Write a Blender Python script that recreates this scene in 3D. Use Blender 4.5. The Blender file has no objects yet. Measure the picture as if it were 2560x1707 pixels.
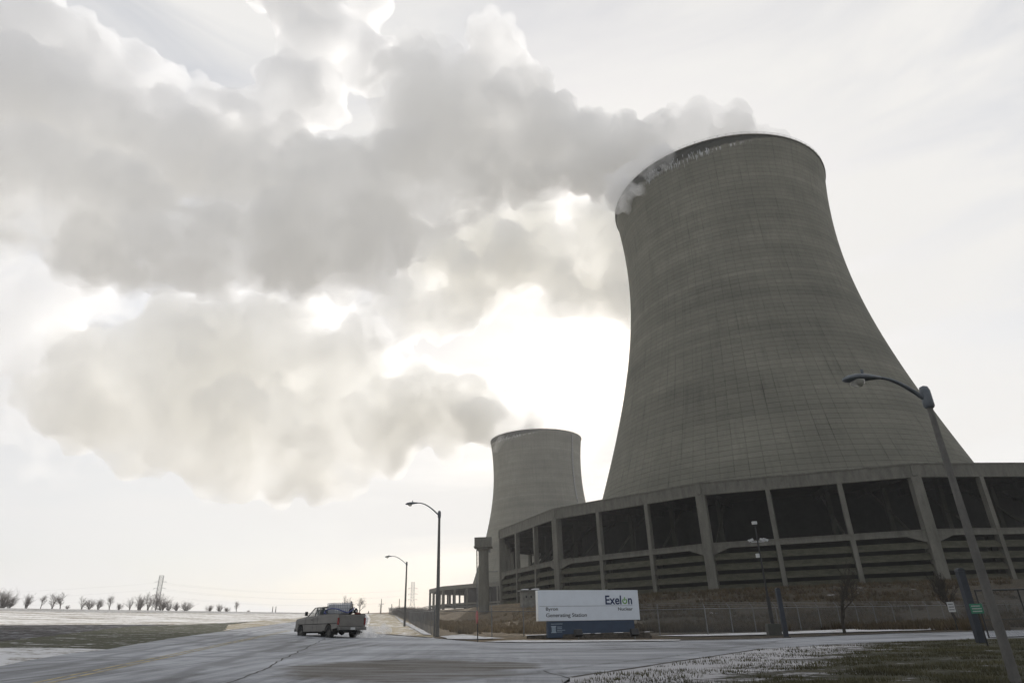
import bpy, bmesh, math, random
import numpy as np
from mathutils import Vector, Matrix, noise

sc = bpy.context.scene
COL = sc.collection
# ------------------------------------------------------------------ camera
PITCH, ROLL, FPX = .42, -.032, 1566.0
FW = Vector((0, math.cos(PITCH), math.sin(PITCH)))
_R = Vector((1, 0, 0)); _U = Vector((0, -math.sin(PITCH), math.cos(PITCH)))
RT = _R * math.cos(ROLL) + _U * math.sin(ROLL)
UP = -_R * math.sin(ROLL) + _U * math.cos(ROLL)
EYE = Vector((0, 0, 1.5))
cam = bpy.data.cameras.new('camera'); cam_o = bpy.data.objects.new('camera', cam); COL.objects.link(cam_o)
_m = Matrix((RT, UP, -FW)).transposed().to_4x4(); _m.translation = EYE; cam_o.matrix_world = _m
cam.sensor_width = 36; cam.lens = 36 * FPX / 2560; cam.clip_start = .1; cam.clip_end = 30000
sc.camera = cam_o

def ray(u, v):
    return (RT * ((u - 1280) / FPX) + UP * ((853.5 - v) / FPX) + FW).normalized()
def P(u, v, d):
    """the world point seen at photo pixel (u, v) at horizontal distance d"""
    r = ray(u, v); return EYE + r * (d / math.hypot(r.x, r.y))

# ------------------------------------------------------------------ light
SUN = ray(1528, 738)
EL = math.asin(SUN.z); AZ = math.atan2(SUN.x, SUN.y)
world = bpy.data.worlds.new('World'); sc.world = world; world.use_nodes = True
wn = world.node_tree; W = wn.nodes; WL = wn.links
bg = W['Background']
def wnode(t, **k):
    n = W.new(t)
    for a, b in k.items(): setattr(n, a, b)
    return n
sky = wnode('ShaderNodeTexSky', sky_type='NISHITA', sun_disc=False, sun_elevation=EL, sun_rotation=AZ, altitude=200, air_density=1.0, dust_density=2.0, ozone_density=1.0)
tc = wnode('ShaderNodeTexCoord')
mp = wnode('ShaderNodeMapping'); mp.inputs['Scale'].default_value = (1.2, 1.6, 5.0); mp.inputs['Rotation'].default_value = (0, math.radians(14), 0)
WL.new(tc.outputs['Generated'], mp.inputs['Vector'])
nz = wnode('ShaderNodeTexNoise'); nz.inputs['Scale'].default_value = 2.0; nz.inputs['Detail'].default_value = 7; nz.inputs['Roughness'].default_value = .55; nz.inputs['Distortion'].default_value = .6
WL.new(mp.outputs['Vector'], nz.inputs['Vector'])
# veil of thin high cloud: brighter towards the sun, mixed over the clear sky
dt = wnode('ShaderNodeVectorMath', operation='DOT_PRODUCT'); dt.inputs[1].default_value = SUN
WL.new(tc.outputs['Generated'], dt.inputs[0])
gl = wnode('ShaderNodeMapRange'); gl.inputs['From Min'].default_value = -1.0; gl.inputs['From Max'].default_value = 1.0
gl.inputs['To Min'].default_value = 0.0; gl.inputs['To Max'].default_value = 1.0
WL.new(dt.outputs['Value'], gl.inputs['Value'])
vr = wnode('ShaderNodeValToRGB'); e = vr.color_ramp.elements; k = .1
for i, (p, c) in enumerate(((0, (4.4, 4.45, 4.6)), (.45, (4.9, 4.95, 5.1)), (.72, (6.8, 6.8, 7.05)), (.86, (8.2, 8.08, 7.92)), (.96, (8.4, 8.25, 8.0)), (1.0, (8.8, 8.65, 8.4)))):
    q = e[i] if i < 2 else e.new(p)
    q.position = p; q.color = (c[0] * k, c[1] * k, c[2] * k, 1)
WL.new(gl.outputs['Result'], vr.inputs['Fac'])
veil = wnode('ShaderNodeVectorMath', operation='SCALE'); veil.inputs['Scale'].default_value = 10.0
WL.new(vr.outputs['Color'], veil.inputs[0])
cr = wnode('ShaderNodeMapRange'); cr.inputs['From Min'].default_value = .28; cr.inputs['From Max'].default_value = .62
cr.inputs['To Min'].default_value = .55; cr.inputs['To Max'].default_value = .98
WL.new(nz.outputs['Fac'], cr.inputs['Value'])
mx = wnode('ShaderNodeMix', data_type='RGBA')
WL.new(cr.outputs['Result'], mx.inputs[0]); WL.new(sky.outputs['Color'], mx.inputs[6]); WL.new(veil.outputs[0], mx.inputs[7])
WL.new(mx.outputs[2], bg.inputs['Color'])
bg.inputs['Strength'].default_value = .1
sl = bpy.data.lights.new('sun', 'SUN'); sun_o = bpy.data.objects.new('sun', sl); COL.objects.link(sun_o)
sl.energy = 2.8; sl.angle = math.radians(.6); sl.color = (1, .96, .91)
sun_o.rotation_euler = (-SUN).to_track_quat('-Z', 'Y').to_euler()
sc.view_settings.view_transform = 'Standard'; sc.view_settings.look = 'None'
sc.view_settings.exposure = .15; sc.view_settings.gamma = 1
sc.cycles.use_denoising = True
sc.cycles.volume_bounces = 16; sc.cycles.max_bounces = 16; sc.cycles.transparent_max_bounces = 24

# ------------------------------------------------------------------ helpers
MATS = {}
def rgb(c): return (c[0], c[1], c[2], 1)
class NT:
    def __init__(s, name):
        s.m = bpy.data.materials.new(name); s.m.use_nodes = True; s.t = s.m.node_tree; s.p = s.t.nodes['Principled BSDF']
        MATS[name] = s.m
    def n(s, t, ins=None, **k):
        x = s.t.nodes.new(t)
        for a, b in k.items(): setattr(x, a, b)
        for a, b in (ins or {}).items():
            if isinstance(b, bpy.types.NodeSocket): s.t.links.new(b, x.inputs[a])
            else: x.inputs[a].default_value = b
        return x
    def l(s, a, b): s.t.links.new(a, b)
    def math(s, op, a, b=0.0, c=0.0):
        return s.n('ShaderNodeMath', {0: a, 1: b, 2: c}, operation=op).outputs[0]
    def noise(s, vec, scale, detail=5, rough=.55, dist=0.0):
        return s.n('ShaderNodeTexNoise', {'Vector': vec, 'Scale': scale, 'Detail': detail, 'Roughness': rough, 'Distortion': dist}).outputs['Fac']
    def map(s, scale=(1, 1, 1), rot=(0, 0, 0), src=None):
        if src is None: src = s.n('ShaderNodeTexCoord').outputs['Object']
        return s.n('ShaderNodeMapping', {'Vector': src, 'Scale': scale, 'Rotation': rot}).outputs[0]
    def ramp(s, fac, stops):
        r = s.n('ShaderNodeValToRGB', {'Fac': fac}); e = r.color_ramp.elements
        while len(e) > 1: e.remove(e[-1])
        e[0].position = stops[0][0]; e[0].color = rgb(stops[0][1])
        for p, c in stops[1:]:
            q = e.new(p); q.color = rgb(c)
        return r.outputs['Color']
    def rng(s, v, a, b, c=0.0, d=1.0):
        return s.n('ShaderNodeMapRange', {'Value': v, 'From Min': a, 'From Max': b, 'To Min': c, 'To Max': d}).outputs['Result']
    def mix(s, f, a, b, mode='MIX'):
        x = s.n('ShaderNodeMix', {0: f, 6: a if isinstance(a, bpy.types.NodeSocket) else rgb(a), 7: b if isinstance(b, bpy.types.NodeSocket) else rgb(b)}, data_type='RGBA', blend_type=mode)
        return x.outputs[2]
    def bump(s, h, strength, dist=.05):
        b = s.n('ShaderNodeBump', {'Height': h, 'Strength': strength, 'Distance': dist}); s.l(b.outputs[0], s.p.inputs['Normal'])
    def col(s, c):
        if isinstance(c, bpy.types.NodeSocket): s.l(c, s.p.inputs['Base Color'])
        else: s.p.inputs['Base Color'].default_value = rgb(c)
    def done(s, rough=.9, metal=0, spec=None):
        s.p.inputs['Roughness'].default_value = rough; s.p.inputs['Metallic'].default_value = metal
        if spec is not None: s.p.inputs['Specular IOR Level'].default_value = spec
        return s.m

def simple(name, c, var=.25, scale=3.0, rough=.6, metal=0, stretch=(1, 1, 1), bump=.1, bd=.01, spec=None):
    t = NT(name); v = t.map(stretch); f = t.noise(v, scale, 6, .6)
    lo = [x * (1 - var) for x in c]; hi = [min(1, x * (1 + var)) for x in c]
    t.col(t.ramp(f, [(.3, lo), (.7, hi)])); t.bump(f, bump, bd)
    return t.done(rough, metal, spec)

class MB:
    def __init__(s): s.v = []; s.f = []
    def add(s, vs, fs):
        o = len(s.v); s.v += [tuple(x) for x in vs]; s.f += [[i + o for i in f] for f in fs]; return s
    def hexa(s, b, t):
        """b, t: four bottom and four top corners, same winding (counter-clockwise seen from above)"""
        return s.add(list(b) + list(t), [(3, 2, 1, 0), (4, 5, 6, 7), (0, 1, 5, 4), (1, 2, 6, 5), (2, 3, 7, 6), (3, 0, 4, 7)])
    def box(s, x0, x1, y0, y1, z0, z1, M=None):
        b = [Vector(p) for p in ((x0, y0, z0), (x1, y0, z0), (x1, y1, z0), (x0, y1, z0))]
        t = [Vector((p.x, p.y, z1)) for p in b]
        if M is not None: b = [M @ p for p in b]; t = [M @ p for p in t]
        return s.hexa(b, t)
    def tube(s, pts, rad, n=8, cap=True):
        pts = [Vector(p) for p in pts]
        if not hasattr(rad, '__len__'): rad = [rad] * len(pts)
        rings = []; ref = None
        for i, p in enumerate(pts):
            d = (pts[min(i + 1, len(pts) - 1)] - pts[max(i - 1, 0)]).normalized()
            if ref is None: ref = Vector((0, 0, 1)) if abs(d.z) < .9 else Vector((1, 0, 0))
            a = ref - d * ref.dot(d)
            if a.length < 1e-4: a = d.orthogonal()
            a.normalize(); b = d.cross(a); ref = a
            rings.append([p + (a * math.cos(2 * math.pi * k / n) + b * math.sin(2 * math.pi * k / n)) * rad[i] for k in range(n)])
        vs = [q for r in rings for q in r]; fs = []
        for i in range(len(rings) - 1):
            for k in range(n):
                fs.append((i * n + k, i * n + (k + 1) % n, (i + 1) * n + (k + 1) % n, (i + 1) * n + k))
        if cap: fs += [tuple(range(n))[::-1], tuple((len(rings) - 1) * n + k for k in range(n))]
        return s.add(vs, fs)
    def lathe(s, prof, n=24, M=None, c=(0, 0, 0)):
        vs = []; fs = []
        for r, z in prof:
            for k in range(n):
                a = 2 * math.pi * k / n; p = Vector((c[0] + r * math.cos(a), c[1] + r * math.sin(a), c[2] + z)); vs.append(M @ p if M is not None else p)
        for i in range(len(prof) - 1):
            for k in range(n): fs.append((i * n + k, i * n + (k + 1) % n, (i + 1) * n + (k + 1) % n, (i + 1) * n + k))
        return s.add(vs, fs)
    def prism(s, poly, d0, d1, f):
        """poly in 2D; f(a, b, d) -> 3D; extruded from d0 to d1"""
        n = len(poly); vs = [f(a, b, d0) for a, b in poly] + [f(a, b, d1) for a, b in poly]
        fs = [tuple(range(n)), tuple(range(2 * n - 1, n - 1, -1))] + [(i, i + n, (i + 1) % n + n, (i + 1) % n) for i in range(n)]
        return s.add(vs, fs)
    def build(s, name, mat, parent=None, smooth=False, bevel=0, fix=True):
        me = bpy.data.meshes.new(name); me.from_pydata(s.v, [], s.f)
        if fix or bevel:
            bm = bmesh.new(); bm.from_mesh(me)
            bmesh.ops.recalc_face_normals(bm, faces=bm.faces)
            bm.to_mesh(me); bm.free()
        o = bpy.data.objects.new(name, me); COL.objects.link(o)
        if mat is not None: me.materials.append(mat)
        if parent is not None: o.parent = parent
        if smooth:
            me.shade_smooth()
        if bevel:
            md = o.modifiers.new('bevel', 'BEVEL'); md.width = bevel; md.segments = 2; md.limit_method = 'ANGLE'
        return o
def tag(o, label=None, cat=None, group=None, kind=None):
    if label: o['label'] = label
    if cat: o['category'] = cat
    if group: o['group'] = group
    if kind: o['kind'] = kind
    return o
def thing(name, label, cat, loc=(0, 0, 0), rz=0, group=None):
    o = bpy.data.objects.new(name, None); COL.objects.link(o); o.location = loc; o.rotation_euler = (0, 0, rz)
    o.empty_display_size = .3
    return tag(o, label, cat, group)
def kids(o): return [c for c in bpy.data.objects if c.parent == o]
def copy_tree(o, parent=None):
    c = o.copy(); COL.objects.link(c); c.parent = parent
    for ch in kids(o):
        copy_tree(ch, c)
    return c

# ------------------------------------------------------------------ ground shape
def sx(x):
    # falls to the right, gently; rises to the left
    w = 8.0
    if x < -w: return -.0435 * x - .0
    if x > w: return -.012 * x - .126 + .126
    t = (x + w) / (2 * w)
    k = -.0435 + (.0435 - .012) * t / 2
    return (-.0435 * (x + w) + (.0315) * (x + w) ** 2 / (4 * w)) + .348
_off = sx(8.0 - 1e-9) + .012 * 8.0
def G(x, y):
    d = math.hypot(x, y)
    s = sx(x) if x <= 8 else -.012 * x + _off
    z = .0074 * y + s
    if d > 560: z *= 560 / d
    t = max(0.0, min(1.0, (d - 90) / 170)); z += 1.4 * t * t * (3 - 2 * t)
    return z
def Gp(u, v):
    """where the ray of photo pixel (u, v) meets the ground"""
    r = ray(u, v); h = math.hypot(r.x, r.y)
    f = lambda d: EYE.z + r.z / h * d - G(r.x / h * d, r.y / h * d)
    lo = 1.0; hi = 3.0
    while hi < 420 and f(hi) > 0: lo = hi; hi *= 1.04
    if hi >= 420: return Vector((r.x / h * 420, r.y / h * 420, G(r.x / h * 420, r.y / h * 420)))
    for _ in range(50):
        m = (lo + hi) / 2
        if f(m) > 0: lo = m
        else: hi = m
    return Vector((r.x / h * lo, r.y / h * lo, G(r.x / h * lo, r.y / h * lo)))
def on(x, y, dz=0): return Vector((x, y, G(x, y) + dz))

XL = [x * 1.0 for x in range(-8, 9)]
def sheet(name, poly, off, mat, jit=0.0, seg=1.5, kind='structure', seed=0, cell=None):
    """a surface that follows the ground, with an uneven edge"""
    pts = []; rnd = random.Random(seed)
    n = len(poly)
    for i in range(n):
        a = Vector(poly[i][:2]); b = Vector(poly[(i + 1) % n][:2]); L = (b - a).length
        k = max(1, min(400, int(L / seg))) if jit else 1
        nn = Vector((-(b - a).y, (b - a).x)).normalized() if L > 0 else Vector((0, 0))
        for j in range(k):
            p = a.lerp(b, j / k)
            if jit:
                q = p + nn * jit * (noise.noise(Vector((p.x * .9 / seg, p.y * .9 / seg, seed))) + .7 * noise.noise(Vector((p.x * 2.6 / seg, p.y * 2.6 / seg, seed + 9))))
            else: q = p
            pts.append(q)
    bm = bmesh.new(); f = bm.faces.new([bm.verts.new((p.x, p.y, 0)) for p in pts])
    bmesh.ops.triangulate(bm, faces=bm.faces)
    xs = [p.x for p in pts]; ys = [p.y for p in pts]
    cuts = [((x, 0, 0), (1, 0, 0)) for x in XL if min(xs) < x < max(xs)]
    if cell:
        x = math.ceil(min(xs) / cell) * cell
        while x < max(xs): cuts.append(((x, 0, 0), (1, 0, 0))); x += cell
        y = math.ceil(min(ys) / cell) * cell
        while y < max(ys): cuts.append(((0, y, 0), (0, 1, 0))); y += cell
    for co, no in cuts:
        bmesh.ops.bisect_plane(bm, geom=bm.verts[:] + bm.edges[:] + bm.faces[:], plane_co=co, plane_no=no, dist=1e-5)
    for v in bm.verts: v.co.z = G(v.co.x, v.co.y) + off
    for f in bm.faces:
        f.normal_update()
        if f.normal.z < 0: f.normal_flip()
    me = bpy.data.meshes.new(name); bm.to_mesh(me); bm.free()
    o = bpy.data.objects.new(name, me); COL.objects.link(o); me.materials.append(mat)
    if kind: o['kind'] = kind
    return o
def px(*uv): return [Gp(u, v)[:2] for u, v in uv]

# ------------------------------------------------------------------ ground materials
ROADROT = math.radians(13)
def snow_mix(name, ground_stops, snow_lo, snow_hi, scale, stretch=(1, 1, 1), rot=0, snow=(.72, .74, .78), bump=.6, bd=.08, gscale=6, rough=.95, fine=9.0, fineamt=.35):
    t = NT(name); v0 = t.map((1, 1, 1)); v = t.map(stretch, (0, 0, rot))
    g = t.ramp(t.noise(v0, gscale, 8, .7), ground_stops)
    a = t.noise(v, scale, 7, .62, .4); b = t.noise(v0, fine, 5, .7)
    f = t.math('ADD', a, t.math('MULTIPLY', t.math('SUBTRACT', b, .5), fineamt))
    m = t.rng(f, snow_lo, snow_hi)
    t.col(t.mix(m, g, snow)); t.bump(t.math('ADD', b, t.math('MULTIPLY', m, .4)), bump, bd)
    return t.done(rough)
M_field = snow_mix('snowy_stubble', [(.3, (.12, .09, .05)), (.7, (.28, .22, .13))], .36, .54, .07, (1, 3.0, 1), math.radians(-8), snow=(.80, .79, .77), gscale=1.2, fine=1.2, fineamt=.9, bd=.15)
M_plough = snow_mix('ploughed_soil', [(.3, (0.0140, 0.0112, 0.0112)), (.7, (0.0350, 0.0294, 0.0280))], .52, .66, .5, (1, 2.5, 1), math.radians(-40), gscale=4, fine=2.5, fineamt=.7, snow=(0.3850, 0.3990, 0.4340), bump=1, bd=.3)
M_verge = snow_mix('verge_grass', [(.3, (.022, .027, .011)), (.7, (.068, .066, .030))], .58, .68, .5, (1, 2, 1), math.radians(-35), gscale=5, snow=(.55, .55, .56), fine=3, fineamt=.6, bump=1, bd=.15)
M_strip = snow_mix('dry_strip_and_sunlit_verge_grass', [(.3, (.20, .165, .105)), (.7, (.46, .395, .27))], .50, .62, .55, (1.4, .22, 1), math.radians(-10), gscale=5, snow=(.72, .71, .69), fine=2.5, fineamt=.5, bump=1, bd=.12)
def brown_mat():
    t = NT('dry_rough_grass'); o = t.map((1, 1, 1)); x = t.n('ShaderNodeSeparateXYZ', {0: t.n('ShaderNodeTexCoord').outputs['Object']}).outputs[0]
    n = t.noise(o, 2.2, 8, .7); b = t.noise(o, .35, 6, .65, .4)
    g = t.ramp(n, [(.3, (.014, .0115, .0065)), (.5, (.042, .032, .017)), (.7, (.10, .075, .040))]); sunlit_straw = t.ramp(n, [(.3, (.07, .052, .028)), (.5, (.17, .125, .068)), (.7, (.33, .25, .15))])
    # straw colours paint the sunlight on the bank's left, olive brown turf elsewhere
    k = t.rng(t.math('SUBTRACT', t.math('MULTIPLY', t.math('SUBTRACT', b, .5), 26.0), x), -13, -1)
    c = t.mix(k, g, sunlit_straw); m = t.rng(t.math('ADD', b, t.math('MULTIPLY', t.math('SUBTRACT', t.noise(o, 9, 5, .7), .5), .35)), .66, .72)
    t.col(t.mix(m, c, (.42, .42, .42))); t.bump(t.math('ADD', n, b), 1.0, .35); return t.done(.95)
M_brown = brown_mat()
def lawn_mat():
    t = NT('winter_lawn'); o = t.map((1, 1, 1)); tcn = t.n('ShaderNodeTexCoord').outputs['Object']; s_ = t.n('ShaderNodeSeparateXYZ', {0: tcn}); x, y, _ = s_.outputs
    g = t.ramp(t.math('ADD', t.math('MULTIPLY', t.noise(o, 9, 8, .75), .6), t.math('MULTIPLY', t.noise(o, .7, 6, .6), .4)), [(.34, (.014, .017, .007)), (.5, (.036, .036, .016)), (.66, (.085, .072, .036))])
    # snow lies mostly in a band beside the side road, thinning away from it
    a = Gp(1470, 1700); b = Gp(1900, 1632); e = Vector((b.x - a.x, b.y - a.y)).normalized(); n = Vector((e.y, -e.x))
    d = t.math('ADD', t.math('MULTIPLY', t.math('SUBTRACT', x, a.x), n.x), t.math('MULTIPLY', t.math('SUBTRACT', y, a.y), n.y))
    l = t.math('ADD', t.math('MULTIPLY', t.math('SUBTRACT', x, a.x), e.x), t.math('MULTIPLY', t.math('SUBTRACT', y, a.y), e.y))
    bias = t.math('MULTIPLY', t.rng(d, 1.0, 5.5, 1, 0), t.rng(l, 14, 24, 1, .25))
    v = t.map((1, 2.3, 1), (0, 0, math.radians(20))); big = t.noise(v, .42, 8, .66, .5); med = t.noise(v, 2.6, 8, .75)
    f = t.math('ADD', t.math('ADD', t.math('MULTIPLY', big, .6), t.math('MULTIPLY', med, .5)), t.math('MULTIPLY', bias, .23))
    m = t.rng(f, .635, .685)
    t.col(t.mix(m, g, (.46, .46, .48))); t.bump(t.math('ADD', t.noise(o, 12, 5, .8), t.math('MULTIPLY', m, .5)), 1.0, .07); return t.done(.95)
M_lawn = lawn_mat()
M_snow = snow_mix('thin_snow', [(.3, (0.0850, 0.0723, 0.0425)), (.7, (0.2125, 0.1785, 0.1190))], .36, .46, .6, (1, 2.5, 1), math.radians(-25), gscale=6, snow=(0.5610, 0.5695, 0.5865), fine=3, fineamt=.6)

def asphalt():
    t = NT('frosted_asphalt'); tcn = t.n('ShaderNodeTexCoord').outputs['Object']; o = t.map((1, 1, 1))
    v = t.map((1.6, .10, 1), (0, 0, math.radians(-27))); v2 = t.map((.12, 1.5, 1), (0, 0, math.radians(-4)))
    grit = t.noise(o, 45, 4, .85); mott = t.noise(o, 1.1, 8, .72, .6)
    base = t.ramp(t.math('ADD', t.math('MULTIPLY', grit, .6), t.math('MULTIPLY', mott, .4)), [(.3, (.065, .069, .075)), (.7, (.155, .160, .167))])
    s = t.n('ShaderNodeSeparateXYZ', {0: tcn}); x, y, _ = s.outputs
    side = t.rng(t.math('ADD', x, t.math('MULTIPLY', y, .32)), -4, 12)      # main road on the left, side road on the right
    a = t.noise(v, 1.2, 8, .66, .4); b = t.noise(v2, 1.0, 8, .66, .5); big = t.noise(o, .13, 5, .6, .8)
    st = t.math('ADD', t.math('MULTIPLY', a, t.math('SUBTRACT', 1.0, side)), t.math('MULTIPLY', b, side))
    f = t.math('ADD', t.math('MULTIPLY', st, .6), t.math('ADD', t.math('MULTIPLY', big, .45), t.math('MULTIPLY', t.math('SUBTRACT', grit, .5), .22)))
    m = t.rng(f, .41, .63, .0, .78)
    col = t.mix(m, base, (.48, .505, .55))
    # worn gravelly patch near the camera, ragged at its edge
    def blob(cx, cy, rx, ry, rot):
        dx = t.math('SUBTRACT', x, cx); dy = t.math('SUBTRACT', y, cy); c_, s_ = math.cos(rot), math.sin(rot)
        u = t.math('DIVIDE', t.math('ADD', t.math('MULTIPLY', dx, c_), t.math('MULTIPLY', dy, s_)), rx); w = t.math('DIVIDE', t.math('SUBTRACT', t.math('MULTIPLY', dy, c_), t.math('MULTIPLY', dx, s_)), ry)
        return t.math('SQRT', t.math('ADD', t.math('MULTIPLY', u, u), t.math('MULTIPLY', w, w)))
    g0 = Gp(995, 1676); g1 = Gp(1255, 1668)
    wob = t.math('MULTIPLY', t.math('SUBTRACT', t.noise(t.map((.45, 1, 1)), .8, 9, .7, .4), .5), 1.1)
    d = t.math('MINIMUM', blob(g0.x, g0.y, 3.5, 4.6, .15), t.math('ADD', blob(g1.x, g1.y, 1.9, 2.2, .1), .25))
    pm = t.rng(t.math('ADD', d, wob), .78, 1.02, 1.0, 0.0)
    grav = t.ramp(t.noise(o, 16, 6, .8), [(.3, (0.0210, 0.0182, 0.0140)), (.52, (0.0700, 0.0616, 0.0476)), (.72, (0.1680, 0.1505, 0.1260))])
    grav = t.mix(t.rng(t.noise(v2, 1.6, 8, .7, .4), .46, .58, 0, .75), grav, (0.2520, 0.2590, 0.2730))
    def track(a, b, w):
        e = Vector((b.x - a.x, b.y - a.y)).normalized(); n = (e.y, -e.x)
        q = t.math('ADD', t.math('MULTIPLY', t.math('SUBTRACT', x, a.x), n[0]), t.math('MULTIPLY', t.math('SUBTRACT', y, a.y), n[1]))
        q = t.math('ADD', q, t.math('MULTIPLY', t.math('SUBTRACT', big, .5), 2.0))
        return t.rng(t.math('ABSOLUTE', q), w * .4, w * 1.4, 1, 0)
    tr = None
    for (p0, p1) in (((1000, 1640), (2000, 1607)), ((1000, 1630), (2000, 1603.5)), ((300, 1640), (700, 1565)), ((330, 1652), (700, 1569)), ((500, 1680), (760, 1600)), ((1300, 1690), (1700, 1640)), ((420, 1700), (740, 1605))):
        q = track(Gp(*p0), Gp(*p1), .22); tr = q if tr is None else t.math('MAXIMUM', tr, q)
    col = t.mix(t.math('MULTIPLY', t.math('MULTIPLY', tr, t.rng(a, .4, .6, .2, 1)), .55), col, (.05, .052, .055))
    col = t.mix(t.math('MULTIPLY', pm, .93), col, grav)
    t.col(col); t.bump(t.math('ADD', grit, t.math('MULTIPLY', pm, mott)), .6, .015)
    return t.done(.8, spec=.3)
M_road = asphalt()
M_patch = snow_mix('worn_gravel_patch', [(.3, (.04, .034, .026)), (.7, (.15, .13, .10))], .50, .66, .9, (.3, 1.6, 1), math.radians(10), gscale=12, snow=(.33, .34, .36), bump=1, bd=.05, fine=6, fineamt=.8)
M_crack = simple('tar_crack', (.03, .03, .028), .4, 8, .8)
def yellow():
    t = NT('worn_yellow_paint'); o = t.map((1, 1, 1)); n = t.noise(o, 2.5, 8, .7)
    t.col(t.mix(t.rng(n, .38, .6), (.16, .155, .14), (.46, .37, .16))); return t.done(.8)
M_yellow = yellow()

# ------------------------------------------------------------------ ground
def build_ground():
    xs = sorted(set(XL + [s * v for s in (-1, 1) for v in (12, 16, 22, 30, 38, 46, 54, 62, 70, 80, 90, 100, 110, 120, 130, 140, 160, 180, 200, 220, 240, 280, 400, 560, 800, 1200, 1900)]))
    ys = sorted(set([-1900, -800, -300, -120, -50, -20, 0, 10, 20, 30, 40, 50, 60, 70] + list(range(80, 300, 8)) + [300, 330, 400, 470, 560, 700, 900, 1300, 1900]))
    b = MB(); vs = [(x, y, G(x, y)) for y in ys for x in xs]; nx = len(xs)
    b.add(vs, [(j * nx + i, j * nx + i + 1, (j + 1) * nx + i + 1, (j + 1) * nx + i) for j in range(len(ys) - 1) for i in range(nx - 1)])
    o = b.build('ground', M_field, fix=False); o['kind'] = 'structure'
build_ground()
L1 = [(700, 1559), (565, 1578), (417, 1599), (268, 1626), (140, 1642), (0, 1669)]
nearL = Gp(0, 1669); ahead = Gp(417, 1599)
dirL = (Vector(nearL[:2]) - Vector(ahead[:2])).normalized()
back = Vector(nearL[:2]) + dirL * 60
far_c = Gp(903, 1534.5)
o = sheet('ploughed_field', px((-500, 1566), (0, 1562), (300, 1561), (446, 1561), (327, 1567), (178, 1585), (0, 1605), (-500, 1668)), .02, M_plough, .8, 2.0, seed=3, cell=10)
o = sheet('grass_verge', px((-500, 1668), (0, 1604), (178, 1583), (327, 1565), (446, 1562), (700, 1548), (900, 1534), (906, 1535), (700, 1559), (565, 1578), (417, 1599), (268, 1626), (164, 1623), (0, 1621), (-500, 1690)), .03, M_verge, .35, 1.5, seed=4, cell=10)
tag(o, kind='structure')
o = sheet('lit_verge', px((560, 1577), (570, 1562), (640, 1552), (720, 1546), (820, 1538), (900, 1533.6), (903, 1534.6), (739, 1553.5), (700, 1558.5), (630, 1568)), .045, M_strip, .25, 1.5, seed=14, cell=10); o.name = 'sunlit_verge_grass'  # sunlit stretch of the verge, its light painted as paler grass
o = sheet('snow_apron', px((-500, 1690), (0, 1621), (164, 1622), (268, 1625), (140, 1641), (0, 1668), (-500, 1760)), .04, M_snow, .25, 1.0, seed=5)
right_edge = px((903, 1534.8), (915, 1536), (921, 1546), (915, 1566), (918, 1578), (939, 1586), (1046, 1594), (1085, 1597), (1200, 1607), (1300, 1607), (1523, 1606), (1900, 1599), (2248, 1585), (2448, 1580), (2700, 1572), (2900, 1568))
near_edge = px((2900, 1588), (2700, 1594), (2455, 1601), (2151, 1612), (1900, 1628), (1685, 1662), (1523, 1688), (1426, 1703))
ne = Vector(near_edge[-1]); 
road_poly = [tuple(back)] + [tuple(p) for p in px(*L1[::-1])] + px((739, 1554)) + right_edge + near_edge + [tuple(ne + Vector((-.6, -3))), tuple(ne + Vector((-.8, -12))), (3, -30), (back.x + 10, back.y)]
sheet('road', road_poly, .06, M_road, .10, 1.2, seed=6, cell=10)
sheet('grass_strip', px((921, 1537), (927, 1546), (921, 1566), (926, 1577), (945, 1584), (1046, 1592), (1085, 1595), (1088, 1590), (1030, 1560), (972, 1531)), .05, M_strip, .2, 1.2, seed=7, cell=10)
# brown ground right of the roadside fence, up to the embankment
ctr = Vector((83.42, 207.75))
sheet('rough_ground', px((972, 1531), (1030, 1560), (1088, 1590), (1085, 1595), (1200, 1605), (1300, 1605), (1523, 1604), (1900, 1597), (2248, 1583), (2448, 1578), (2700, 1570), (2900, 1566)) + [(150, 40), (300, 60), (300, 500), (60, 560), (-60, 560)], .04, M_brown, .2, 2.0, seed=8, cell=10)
sheet('lawn', px((1426, 1703), (1523, 1688), (1685, 1662), (1900, 1628), (2151, 1612), (2455, 1601), (2700, 1594), (2900, 1588)) + [(60, 20), (40, -20), (6, -20), (ne.x - .6, ne.y - 12), (ne.x - .4, ne.y - 3)], .09, M_lawn, .22, 1.0, seed=9)
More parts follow.
